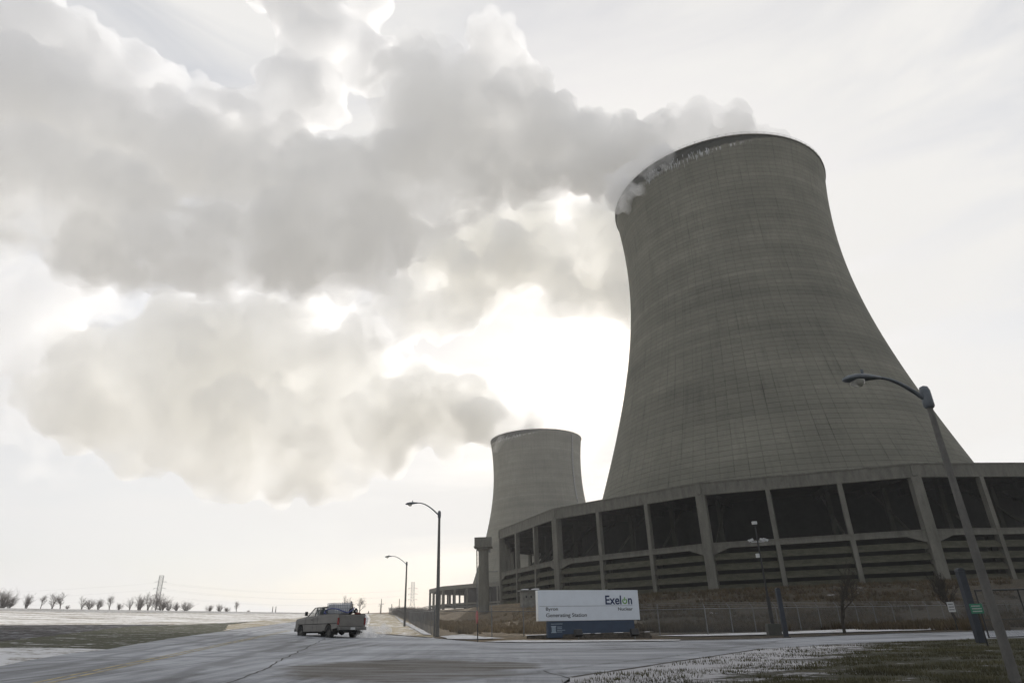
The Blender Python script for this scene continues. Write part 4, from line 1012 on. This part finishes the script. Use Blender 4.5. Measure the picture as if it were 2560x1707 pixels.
# ------------------------------------------------------------------ pickup truck
M_paint = simple('dusty_tan_paint', (.14, .135, .124), .14, 1.2, .38, .25, bump=.02)
M_under = simple('underbody', (.02, .02, .018), .4, 4, .9)
M_tyre = simple('tyre_rubber', (.022, .022, .022), .3, 6, .9)
M_rim = simple('dull_rim', (.09, .088, .082), .3, 4, .5, .5)
M_win = NT('window_glass'); M_win.col((.25, .3, .3)); M_win.p.inputs['Alpha'].default_value = .18; M_win = M_win.done(.05)
M_tail = simple('tail_light_red', (.14, .012, .012), .1, 3, .25); M_chrome = simple('dirty_bumper', (.12, .12, .115), .3, 3, .4, .5)
def truck():
    # local frame: x forward, y to the driver's (left) side, z up; origin under the rear axle centre
    rl = Gp(824, 1595.5); head = math.radians(90 + 15.6 + 27.5); f = Vector((math.cos(head), math.sin(head), 0)); lft = Vector((-f.y, f.x, 0))
    o = rl - lft * .82; o.z = G(o.x, o.y)
    r = thing('pickup_truck', 'tan extended cab pickup truck driving away on the main road', 'pickup truck', o, head)
    r.rotation_euler = (math.radians(1.2), 0, head)
    W = 1.0; xr, xf = -1.15, 4.75
    def arch(x, R, n=9): return [(x + R * math.cos(math.pi * k / n), .42 + R * math.sin(math.pi * k / n) * 1.05) for k in range(n + 1)]
    # lower side profile with wheel arches (x, z)
    prof = [(xr, .62), (xr, 1.38), (1.55, 1.38), (1.55, 1.36), (3.35, 1.36), (3.5, 1.33), (xf - .12, 1.22), (xf, 1.12), (xf + .02, .60), (xf - .25, .50)]
    prof += arch(3.95, .47) + [(3.42, .48), (.52, .48)] + arch(0, .47) + [(-.52, .55)]
    b = MB(); b.prism(prof, -W, W, lambda a, c, d: (a, d * (.965 if c > 1.3 else 1), c)); 
    me = b; body = b.build('body', M_paint, r)
    body.modifiers.clear()
    # recess of the bed (dark) and bed rails
    b = MB(); b.box(-1.05, 1.5, -.86, .86, 1.383, 1.39); b.build('bed_liner', M_under, body)
    b = MB()
    for s in (-1, 1): b.box(-1.12, 1.5, s * .965 - (.055 if s > 0 else 0), s * .965 + (.055 if s < 0 else 0), 1.383, 1.44)
    b.box(1.42, 1.5, -.9, .9, 1.391, 1.44); b.build('bed_rail', M_paint, body)
    # cab: pillars, roof, windows
    def cabring(z):
        t = (z - 1.36) / .55
        return (1.55 + .05 * t, 3.28 - .78 * t, .93 - .13 * t)   # x back, x front, half width
    za, zb_ = 1.363, 1.90
    x0, x1, w0 = cabring(za); X0, X1, W0 = cabring(zb_)
    def corner(x, s, z):
        _, _, w = cabring(z); return Vector((x, s * w, z))
    def pillar(mb, xa, xb, s, wd):
        a0 = corner(xa, s, za); a1 = corner(xb, s, zb_)
        mb.hexa([a0, a0 + Vector((wd, 0, 0)), a0 + Vector((wd, -s * .06, 0)), a0 + Vector((0, -s * .06, 0))], [a1, a1 + Vector((wd * .8, 0, 0)), a1 + Vector((wd * .8, -s * .06, 0)), a1 + Vector((0, -s * .06, 0))])
    b = MB()
    for s in (-1, 1):
        pillar(b, x0, X0, s, .14); pillar(b, 2.12, 2.10, s, .10); pillar(b, x1 - .10, X1 - .08, s, .08)
    # roof, slightly domed
    rv = [(X0 - .03, W0 + .01), (X0 + .3, W0 + .02), (X1 - .3, W0 + .02), (X1 + .02, W0 - .03)]
    vs = []; fs = []
    for x, w in rv:
        for k in range(7):
            y = -w + 2 * w * k / 6; vs.append((x, y, zb_ - .01 + .055 * (1 - (y / w) ** 2) + (.02 if X0 < x < X1 else 0)))
    nR = len(vs)
    for x, w in rv:
        for k in range(7): vs.append((x, -w + 2 * w * k / 6, zb_ - .03))
    for i in range(3):
        for k in range(6):
            o_ = i * 7 + k; fs.append((o_, o_ + 1, o_ + 8, o_ + 7)); fs.append((o_ + nR, o_ + 7 + nR, o_ + 8 + nR, o_ + 1 + nR))
    for i in range(3): fs += [(i * 7, i * 7 + 7, i * 7 + 7 + nR, i * 7 + nR), (i * 7 + 6, i * 7 + 6 + nR, i * 7 + 13 + nR, i * 7 + 13)]
    for k in range(6): fs += [(k, k + nR, k + 1 + nR, k + 1), (21 + k, 22 + k, 22 + k + nR, 21 + k + nR)]
    b.add(vs, fs); cab = b.build('cab', M_paint, r)
    def pane(name, q, parent=r):
        n = (Vector(q[1]) - Vector(q[0])).cross(Vector(q[2]) - Vector(q[0])).normalized() * .008
        m = MB(); m.hexa([Vector(p) - n for p in q], [Vector(p) + n for p in q]); return m.build(name, M_win, parent)
    for s in (-1, 1):
        pane('side_window', [corner(x0 + .15, s, za) + Vector((0, -s * .03, 0)), corner(2.11, s, za) + Vector((0, -s * .03, 0)), corner(2.09, s, zb_ - .03) + Vector((0, -s * .03, 0)), corner(X0 + .13, s, zb_ - .03) + Vector((0, -s * .03, 0))])
        pane('side_window', [corner(2.23, s, za) + Vector((0, -s * .03, 0)), corner(x1 - .11, s, za) + Vector((0, -s * .03, 0)), corner(X1 - .09, s, zb_ - .03) + Vector((0, -s * .03, 0)), corner(2.19, s, zb_ - .03) + Vector((0, -s * .03, 0))])
    pane('windscreen', [(x1, -w0 + .06, za), (x1, w0 - .06, za), (X1 + .01, W0 - .08, zb_ - .03), (X1 + .01, -W0 + .08, zb_ - .03)])
    pane('rear_window', [(x0 + .04, -w0 + .1, za + .04), (x0 + .04, w0 - .1, za + .04), (X0 + .03, W0 - .1, zb_ - .04), (X0 + .03, -W0 + .1, zb_ - .04)])
    b = MB(); b.box(2.0, 2.2, -.75, .75, 1.2, 1.78); b.box(1.68, 1.75, -.8, .8, 1.364, 1.5); b.tube([(2.1, .38, 1.7), (2.1, .38, 1.86)], .1, 8); b.build('seat', M_under, cab)
    # door line, handle, trim
    b = MB()
    for x in (1.56, 2.16, 3.32): b.box(x, x + .015, W - .002, W + .004, .56, 1.3)
    b.box(-1.12, 4.4, W - .002, W + .012, .86, .90); b.build('door_seams', M_under, body)
    b = MB(); b.box(2.25, 2.42, W, W + .03, 1.12, 1.16); b.build('door_handle', M_black, r)
    # tailgate with stamped panel
    b = MB(); b.box(xr - .03, xr - .002, -.86, .86, .70, 1.36); tg = b.build('tailgate', M_paint, r, bevel=.01)
    b = MB()
    for z in (.80, 1.24): b.box(xr - .045, xr - .031, -.78, .78, z, z + .035)
    b.box(xr - .05, xr - .031, -.14, .14, 1.12, 1.2); b.build('gate_pressing', M_paint, tg)
    for s in (-1, 1):
        b = MB(); b.box(xr - .035, xr + .05, s * .885 if s > 0 else -1.004, 1.004 if s > 0 else -.885, .80, 1.20); b.build('tail_light', M_tail, r)
    b = MB(); b.box(xr - .22, xr - .04, -.98, .98, .48, .66); b.build('rear_bumper', M_chrome, r, bevel=.02)
    b = MB(); b.box(xf + .02, xf + .14, -1.0, 1.0, .46, .66); b.build('front_bumper', M_chrome, r, bevel=.02)
    b = MB(); b.box(xr - .235, xr - .222, -.16, .16, .5, .64); b.build('number_plate', M_signwhite, r)
    # chassis
    b = MB(); b.box(-1.1, 4.6, -.45, -.35, .42, .6); b.box(-1.1, 4.6, .35, .45, .42, .6); b.box(.5, 3.2, -.7, .7, .40, .5); b.box(1.9, 2.7, -.3, .3, .28, .42); b.box(-.8, -.3, -.35, .35, .38, .62); b.build('chassis', M_under, r)
    b = MB(); b.tube([(0, -.8, .39), (0, .8, .39)], .05, 8); b.lathe([(.01, -.2), (.17, -.12), (.2, 0), (.17, .12), (.01, .2)], 12, c=(0, 0, .39)); b.build('axle', M_under, r); b = MB(); b.tube([(3.95, -.8, .39), (3.95, .8, .39)], .05, 8); b.build('axle', M_under, r)
    b = MB(); b.box(.7, 3.3, W - .12, W + .04, .43, .47); b.build('running_board', M_chrome, r)
    b = MB(); b.tube([(-.6, -.5, .4), (-1.25, -.75, .36)], .035, 8); b.build('exhaust', M_under, r)
    for y0 in (.62, -.98): b = MB(); b.box(-.62, -.60, y0, y0 + .36, .22, .55); b.build('mud_flap', M_under, r)
    for x in (0, 3.95):
        for s in (-1, 1):
            Mx = Matrix.Translation((x, s * .83, .395)) @ Matrix.Rotation(math.pi / 2, 4, 'X')
            if x > 1: Mx = Matrix.Translation((x, s * .85, .395)) @ Matrix.Rotation(math.radians(6), 4, 'Z') @ Matrix.Rotation(math.pi / 2, 4, 'X')
            b = MB(); b.lathe([(.22, -.12), (.36, -.13), (.395, -.09), (.395, .09), (.36, .13), (.22, .12)], 28, M=Mx); wh = b.build('wheel', M_tyre, r, smooth=False)
            b = MB(); b.lathe([(0, -.07), (.08, -.08), (.12, -.03), (.2, -.06), (.225, -.115), (.225, .115), (.2, .06), (.12, .03), (.08, .08), (0, .07)], 20, M=Mx); b.build('rim', M_rim, wh, smooth=True)
            # dark wheel well lining
    b = MB()
    for x in (0, 3.95): b.box(x - .44, x + .44, -.62, .62, .5, .86)
    b.build('wheel_well', M_under, body)
    for s in (-1, 1):
        b = MB(); b.tube([(3.0, s * .95, 1.38), (3.0, s * 1.13, 1.45)], .02, 6); b.box(2.96, 3.06, s * 1.13 - .09, s * 1.13 + .09, 1.4, 1.66); b.build('wing_mirror', M_black, r, bevel=.015)
    # --- load in the bed
    Mt = r.matrix_basis.copy()
    def sub(name, label, cat, x, y, z, rz=0):
        p = Mt @ Vector((x, y, z)); return thing(name, label, cat, p, head + rz)
    tank = sub('water_tank', 'pale caged plastic tank standing in the bed of the pickup truck', 'tank', .62, 0, 1.40)
    plast = NT('milky_plastic'); plast.col((.78, .80, .82)); plast.p.inputs['Subsurface Weight'].default_value = .0; plast.p.inputs['Transmission Weight'].default_value = .35; plast = plast.done(.45)
    b = MB(); b.box(-.46, .46, -.56, .56, .1, .66); b.build('bottle', plast, tank, bevel=.06)
    b = MB(); b.box(-.44, .44, -.54, .54, .0, .09); b.build('pallet', M_steel, tank)
    b = MB(); t = .011; n1, n2 = 7, 9; hx, hy, hz = .5, .6, .72
    for k in range(n1 + 1):
        x = -hx + 2 * hx * k / n1
        for y in (-hy, hy): b.box(x - t, x + t, y - t, y + t, .05, hz)
    for k in range(1, n2):
        y = -hy + 2 * hy * k / n2
        for x in (-hx, hx): b.box(x - t, x + t, y - t, y + t, .05, hz)
    for z in (.22, .40, .58, .72):
        for y in (-hy - .014, hy + .014): b.box(-hx, hx, y - t, y + t, z - t, z + t)
        for x in (-hx - .014, hx + .014): b.box(x - t, x + t, -hy, hy, z - t, z + t)
    b.build('cage', simple('cage_steel', (.36, .38, .42), .2, 3, .5, .4), tank)
    blue = simple('blue_hose', (.05, .07, .22), .2, 3, .5)
    hs = sub('blue_hose', 'blue hose arched round the caged tank in the truck bed', 'hose', 0, 0, 1.40)
    b = MB(); pts = [(1.25, .75, .05), (1.2, .72, .22), (.9, .72, .36), (.3, .70, .40), (-.3, .68, .36), (-.62, .5, .24), (-.70, .1, .1), (-.66, -.3, .28), (-.4, -.55, .42)]
    b.tube(pts, .035, 8); b.build('hose_run', blue, hs, smooth=True); b = MB(); b.tube([(1.25, .7, .02), (1.1, .8, .2), (.95, .7, .03)], .05, 8); b.build('hose_end', blue, hs, smooth=True)
    rl_ = sub('hose_reel', 'small black reel with pale hubs behind the caged tank in the truck bed', 'reel', -.45, -.45, 1.40)
    b = MB(); My = Matrix.Rotation(math.pi / 2, 4, 'X')
    b.lathe([(.05, -.2), (.2, -.2), (.2, -.17), (.1, -.16), (.1, .16), (.2, .17), (.2, .2), (.05, .2)], 18, M=Matrix.Translation((0, 0, .2)) @ My); b.build('spool', M_black, rl_)
    b = MB(); b.box(-.15, .15, -.25, -.21, 0, .3); b.box(-.15, .15, .21, .25, 0, .3); b.tube([(0, 0, .3), (.1, .0, .5)], .03, 6); b.build('stand', M_black, rl_)
    b = MB()
    for s in (-1, 1): b.lathe([(0, 0), (.06, 0), (.06, .03), (0, .03)], 12, M=Matrix.Translation((-.15, s * .13 , .2)) @ Matrix.Rotation(-math.pi / 2, 4, 'Y'))
    b.build('hub', M_signwhite, rl_)
    tb = sub('tool_bag', 'dark red bundle lying at the tailgate end of the truck bed', 'bag', -.8, -.6, 1.40)
    b = MB(); b.lathe([(0, -.02), (.17, 0), (.2, .05), (.14, .11), (0, .13)], 12); b.build('bundle', simple('dark_red_cloth', (.12, .03, .025), .2, 4, .9), tb, smooth=True)
    return r, Mt
truck_root, truck_M = truck()
# powder snow kicked up by the rear wheel
def spray():
    c = truck_M @ Vector((-.35, -.85, .25)); rnd = random.Random(9); vs = []; fs = []
    bm = bmesh.new(); bmesh.ops.create_icosphere(bm, subdivisions=2, radius=1); V = [v.co.copy() for v in bm.verts]; F_ = [[v.index for v in f.verts] for f in bm.faces]; bm.free()
    for k in range(60):
        t = rnd.random(); p = Vector((c.x + 1.9 * t + rnd.gauss(0, .18), c.y - .2 * t + rnd.gauss(0, .25), c.z + rnd.gauss(.1, .22) * (1 - .4 * t))); p.z = max(p.z, G(p.x, p.y) + .12)
        s = rnd.uniform(.12, .34); o = len(vs); vs += [tuple(p + v * s) for v in V]; fs += [[i + o for i in f] for f in F_]
    me = bpy.data.meshes.new('snow_spray'); me.from_pydata(vs, [], fs); o = bpy.data.objects.new('snow_spray', me); COL.objects.link(o)
    md = o.modifiers.new('remesh', 'REMESH'); md.mode = 'VOXEL'; md.voxel_size = .06; me.materials.append(steam_mat('powder_snow', 1.1, (1, 1, 1), .2, scale=2.0, lo=0))
    tag(o, 'powder snow thrown up behind the rear wheel of the pickup truck', 'snow spray', kind='stuff')
spray()

# ------------------------------------------------------------------ bare trees
M_bark = simple('bark', (.075, .062, .052), .35, 2, .95); M_twig = simple('twigs', (.15, .125, .11), .3, 2, .95)
M_bark2 = simple('dark_bark', (.035, .03, .024), .35, 4, .95)
def grow(seed, h, levels=5, spread=.55, trunks=1, r0=None, nseg=4, first=.25, kids_=(3, 4)):
    rnd = random.Random(seed); T = MB(); C = MB(); r0 = r0 or h * .022
    def br(p, d, L, r, lv):
        pts = [p]; q = p; dd = d
        for i in range(nseg):
            dd = (dd + Vector((rnd.gauss(0, .13), rnd.gauss(0, .13), rnd.gauss(0.02, .08)))).normalized(); q = q + dd * L / nseg; pts.append(q)
        rad = [r * (1 - .55 * i / nseg) for i in range(nseg + 1)]
        (T if lv < 2 else C).tube(pts, rad, 6 if lv < 2 else 3, lv < 2)
        if lv >= levels: return
        n = rnd.randint(*kids_) + (1 if lv == 0 else 0)
        for k in range(n):
            t = rnd.uniform(first if lv == 0 else .25, 1) if k else 1.0; i = min(nseg, int(t * nseg)); s = pts[i]
            ax = Vector((rnd.gauss(0, 1), rnd.gauss(0, 1), rnd.gauss(0, .4))).normalized(); nd = (dd + ax * spread * rnd.uniform(.6, 1.3) + Vector((0, 0, .12))).normalized()
            br(s, nd, L * rnd.uniform(.55, .78), max(rad[i] * .62, h * .0017), lv + 1)
    for k in range(trunks):
        a = rnd.uniform(0, 6.28); d = Vector((math.cos(a) * .28, math.sin(a) * .28, 1)) if trunks > 1 else Vector((rnd.gauss(0, .05), rnd.gauss(0, .05), 1))
        br(Vector((math.cos(a) * .25, math.sin(a) * .25, -.2)) if trunks > 1 else Vector((0, 0, -.2)), d.normalized(), h * .36, r0, 0)
    return T, C
def tree(label, base, h, seed, group=None, mt=None, mc=None, **k):
    r = thing('bare_tree', label, 'tree', base, 0, group); T, C = grow(seed, h, **k)
    T.build('trunk', mt or M_bark, r, fix=False); C.build('crown', mc or M_twig, r, fix=False); return r
g = Gp(2112, 1584); tree('dark bare young tree in the verge halfway between the two slate blue posts', g, 5.6, 31, None, M_bark2, M_bark2, levels=5, spread=.5, r0=.13, first=.6)
g = Gp(2405, 1571); t_ = tree('leaning dark bare young tree left of the larger slate blue post', g, 5.8, 47, None, M_bark2, M_bark2, levels=5, spread=.42, r0=.15, first=.55); t_.rotation_euler = (0, math.radians(-7), 0)
protos = []
specs = [(101, 10, dict(levels=4, spread=.75, trunks=1, kids_=(4, 5), first=.3)), (102, 10, dict(levels=3, spread=.62, trunks=5, kids_=(4, 5))), (103, 10, dict(levels=4, spread=.68, trunks=2, kids_=(3, 5), first=.2)), (104, 10, dict(levels=3, spread=.8, trunks=7, kids_=(4, 5))), (105, 10, dict(levels=4, spread=.6, trunks=1, kids_=(4, 5), first=.2))]
far = [(4, 1522, 55, 3, 'big bare tree cut by the left edge of the photograph'), (22, 1521, 33, 1, 'small bare tree just right of the tree at the left edge'),
(65, 1521, 40, 1, 'bushy several stemmed tree, first of the separate field edge trees from the left'), (101, 1520.5, 36, 0, 'thin bare tree between two bushier ones near the left end of the row'), (128, 1521, 40, 2, 'full twin stemmed tree beside the thin leaning one'),
(150, 1521, 40, 4, 'slim leaning bare tree with a low bush to its right'), (168, 1522, 12, 3, 'low round bush right of the slim leaning tree'), (204, 1522, 33, 2, 'leftmost tree of the tight cluster of three left of the round crowned tree'),
(222, 1522.5, 29, 3, 'middle tree of the tight cluster of three left of the round crowned tree'), (245, 1523, 30, 1, 'rightmost tree of the tight cluster of three left of the round crowned tree'), (273, 1524, 38, 0, 'dark round crowned bare tree standing alone'),
(296, 1524, 20, 3, 'faint low bush between the round crowned tree and the tall clump'), (322, 1525, 33, 2, 'pale airy tree at the left of the tall clump under the pylon'), (348, 1526, 42, 1, 'fan shaped tree at the left of the tall clump under the pylon'),
(370, 1526.5, 47, 2, 'tallest bare tree of the clump beside the leaning pylon'), (388, 1527, 46, 4, 'dark leaning tree overlapping the foot of the pylon'), (404, 1527, 40, 3, 'bushy tree just right of the foot of the pylon'), (421, 1527, 24, 3, 'faint thin bush right of the clump under the pylon'),
(440, 1528, 26, 1, 'narrow upright bush left of the dense rounded bush'), (463, 1528.5, 29, 3, 'dense rounded bush with upright stems'), (524, 1530, 22, 3, 'leftmost bush of the small group right of the open gap'), (548, 1530.5, 24, 1, 'middle bush of the small group right of the open gap'), (565, 1531, 17, 3, 'lowest bush of the small group right of the open gap'),
(590, 1531, 31, 0, 'open crowned tree at the right end of the field edge row'), (621, 1531.5, 9, 3, 'tiny bush in the field beyond the row of trees')]
far += [(866, 1534, 46, 2, 'bare tree behind the tank of the pickup truck'), (897, 1534, 44, 0, 'bare tree with a round crown right of the dark conifer')]
for i, (u, v, hp, k, lab) in enumerate(far):
    D = 430 if u < 700 else 300
    b_ = P(u, v, D); h = (P(u, v - hp, D).z - b_.z)
    while len(protos) <= k: protos.append(None)
    if protos[k] is None:
        s_, hh, kw = specs[k]; protos[k] = tree(lab, (0, 0, 0), hh, s_, None, **kw); o = protos[k]
        zs = [v_.co.z for c_ in kids(o) for v_ in c_.data.vertices]; o['top'] = max(zs); 
    else: o = copy_tree(protos[k])
    s = h / protos[k]['top']; o.location = (b_.x, b_.y, b_.z - .1); o.rotation_euler = (0, 0, i * 1.7); s *= 1.12; o.scale = (s * (1.15 + .2 * math.sin(i * 2.1)), s * 1.15, s)
    o['label'] = lab; o['group'] = 'bare trees along the edge of the snowy field' if u < 700 else 'bare trees beyond the pickup truck'
for p in protos:
    if p is not None and 'top' in p: pass
for o in bpy.data.objects:
    if 'top' in o: del o['top']
M_needle = simple('conifer_needles', (.055, .05, .028), .4, 3, .95)
def conifer(label, u, v, hp, D, seed):
    b_ = P(u, v, D); h = P(u, v - hp, D).z - b_.z; r = thing('conifer', label, 'conifer', b_, group='conifers beyond the pickup truck'); rnd = random.Random(seed); T = MB(); T.tube([(0, 0, -.3), (0, 0, h)], [h * .025, .02], 6); T.build('trunk', M_bark, r)
    C = MB()
    for k in range(900):
        t = rnd.random() ** .8; z = h * (.04 + .95 * t); R = h * .27 * (1 - t) ** .75 * rnd.uniform(.35, 1.08); a = rnd.uniform(0, 6.28); s = h * .05 * rnd.uniform(.5, 1.2)
        c = Vector((R * math.cos(a), R * math.sin(a), z)); d = Vector((math.cos(a), math.sin(a), -.35)); t_ = Vector((-d.y, d.x, 0)).normalized() * s * .5
        C.add([c - t_, c + t_, c + d * s, c + Vector((0, 0, s * .5))], [(0, 1, 2), (0, 3, 1), (0, 2, 3), (1, 3, 2)])
    C.build('crown', M_needle, r, fix=False)
conifer('brownish conifer behind the truck between two bare trees', 877, 1535, 33, 280, 1)
conifer('tiny conifer on the skyline beside the road crest', 921, 1535, 9, 300, 2)
# thorny brush along the back of the receding fence
def brush():
    rnd = random.Random(12); b = MB()
    a = Vector(Gp(1075, 1586)[:2]); 
    line = [Vector(p[:2]) for p in fl]
    for k in range(900):
        i = rnd.randrange(2, len(line) - 1); t = rnd.random(); p = line[i].lerp(line[i + 1], t); e = (line[i + 1] - line[i]).normalized(); n = Vector((e.y, -e.x)); off = rnd.uniform(1.2, 5); p = p + n * off
        z = G(p.x, p.y); h = rnd.uniform(1.2, 2.9); q = Vector((p.x, p.y, z))
        for j in range(4):
            d = Vector((rnd.gauss(0, .5), rnd.gauss(0, .5), 1)).normalized(); m = q + d * h * .5; b.tube([q, m, m + (d + Vector((rnd.gauss(0, .5), rnd.gauss(0, .5), 0))).normalized() * h * .5], [.035, .025, .012], 3, False)
    o = b.build('brush', simple('reddish_brush', (.075, .05, .042), .4, 1, .95), fix=False); tag(o, 'tangled reddish brown brush behind the receding chain link fence', 'brush', kind='stuff')
brush()

# ------------------------------------------------------------------ pylons, poles, wires
M_pylon = simple('pylon_steel', (.17, .17, .17), .2, 2, .6, .4)
def pylon(label, u, vb, vt, D, rz, armv):
    b_ = P(u, vb, D); h = P(u, vt, D).z - b_.z; r = thing('transmission_tower', label, 'pylon', b_, rz, 'lattice transmission towers'); b = MB(); w0 = h * .11; w1 = h * .055; zk = h * .42; t = h * .003
    def hw(z): return w0 + (w1 - w0) * min(1, z / zk)
    zs = [0, h * .14, h * .28, h * .42, h * .52, h * .62, h * .72, h * .82, h * .91, h]
    for sx_ in (-1, 1):
        for sy_ in (-1, 1): b.tube([(sx_ * hw(z), sy_ * hw(z), z) for z in zs], t * 1.5, 4)
    for z0, z1 in zip(zs, zs[1:]):
        for s in (-1, 1):
            a0, a1 = hw(z0), hw(z1)
            b.tube([(-a0, s * a0, z0), (a1, s * a1, z1)], t, 3); b.tube([(a0, s * a0, z0), (-a1, s * a1, z1)], t, 3)
            b.tube([(s * a0, -a0, z0), (s * a1, a1, z1)], t, 3); b.tube([(s * a0, a0, z0), (s * a1, -a1, z1)], t, 3)
            b.tube([(-a1, s * a1, z1), (a1, s * a1, z1)], t, 3)
    b.build('lattice_body', M_pylon, r, fix=False); tips = []
    for va in armv:
        z = P(u, va, D).z - b_.z; L = h * .16; m = MB()
        for s in (-1, 1):
            m.tube([(s * hw(z), 0, z + h * .02), (s * L, 0, z)], t * 1.1, 3); m.tube([(s * hw(z), 0, z - h * .01), (s * L, 0, z)], t * 1.1, 3)
            m.tube([(s * L, 0, z), (s * L, 0, z - h * .03)], t * 1.2, 3)
            tips.append(Matrix.Translation(b_) @ Matrix.Rotation(rz, 4, 'Z') @ Vector((s * L, 0, z - h * .03)))
        m.build('cross_arm', M_pylon, r, fix=False)
    return tips
tA = pylon('left pylon rising out of the bare trees at the edge of the snowy field', 388, 1527, 1438, 600, math.radians(20), (1454, 1470, 1487))
tB = pylon('right pylon standing beyond the fence between the two left street lamps', 1030, 1533, 1455, 760, math.radians(10), (1470, 1484, 1498))
def wire(label, a, b_, sag, r_=.022):
    N = 24; m = MB(); pts = [a.lerp(b_, i / N) - Vector((0, 0, sag * 4 * (i / N) * (1 - i / N))) for i in range(N + 1)]; m.tube(pts, r_, 3, False)
    o = m.build('power_line', M_pylon, fix=False); tag(o, label, 'power line', 'wires strung from the pylons')
names = ['top', 'top', 'middle', 'middle', 'lowest', 'lowest']
for k, (a, b_) in enumerate(zip(tA, tB)):
    wire('%s wire of the %s side between the two pylons' % (names[k], ('near', 'far')[k % 2]), a, b_, 6)
    c = a + (a - b_).normalized() * 300 + Vector((-60, -60, -8)); 
    if k % 2 == 0: wire('%s wire running off to the left from the left pylon' % names[k], a, c, 8)
    c = b_ + (b_ - a).normalized() * 260
    if k % 2 == 0: wire('%s wire running off to the right from the right pylon' % names[k], b_, c, 8)
def upole(label, u, vb, vt, D, arm):
    b_ = P(u, vb, D); h = P(u, vt, D).z - b_.z; r = thing('utility_pole', label, 'utility pole', b_, .3, 'distant wooden utility poles'); b = MB(); b.tube([(0, 0, -.3), (0, 0, h)], [.2, .13], 6); b.build('pole', M_bark, r)
    if arm: b = MB(); b.box(-1.3, 1.3, -.08, .08, h * arm - .08, h * arm + .08); b.build('cross_arm', M_bark, r)
upole('tallest thin utility pole, right of the pickup beyond the road crest', 952, 1537, 1496, 330, .68); upole('shorter utility pole with a cross arm beside the tallest thin one', 950, 1537, 1511, 400, .9)
upole('short stub pole at the left end of the brush line', 979, 1524, 1509, 300, 0); upole('bare thin pole left of the farthest street lamp', 997.5, 1526, 1496, 330, 0)
upole('left one of the two short poles standing together in the snowy field', 680.5, 1531, 1515, 330, 0); upole('right one of the two short poles standing together in the snowy field', 688.5, 1531, 1515, 330, 0)

# ------------------------------------------------------------------ cold winter haze
def haze():
    b = MB(); b.box(-2000, 2000, -2000, 2000, -40, 430); m = steam_mat('haze_air', .00027, (1, 1, 1), .1, flat=True)
    o = b.build('haze', m); tag(o, kind='stuff')
haze()
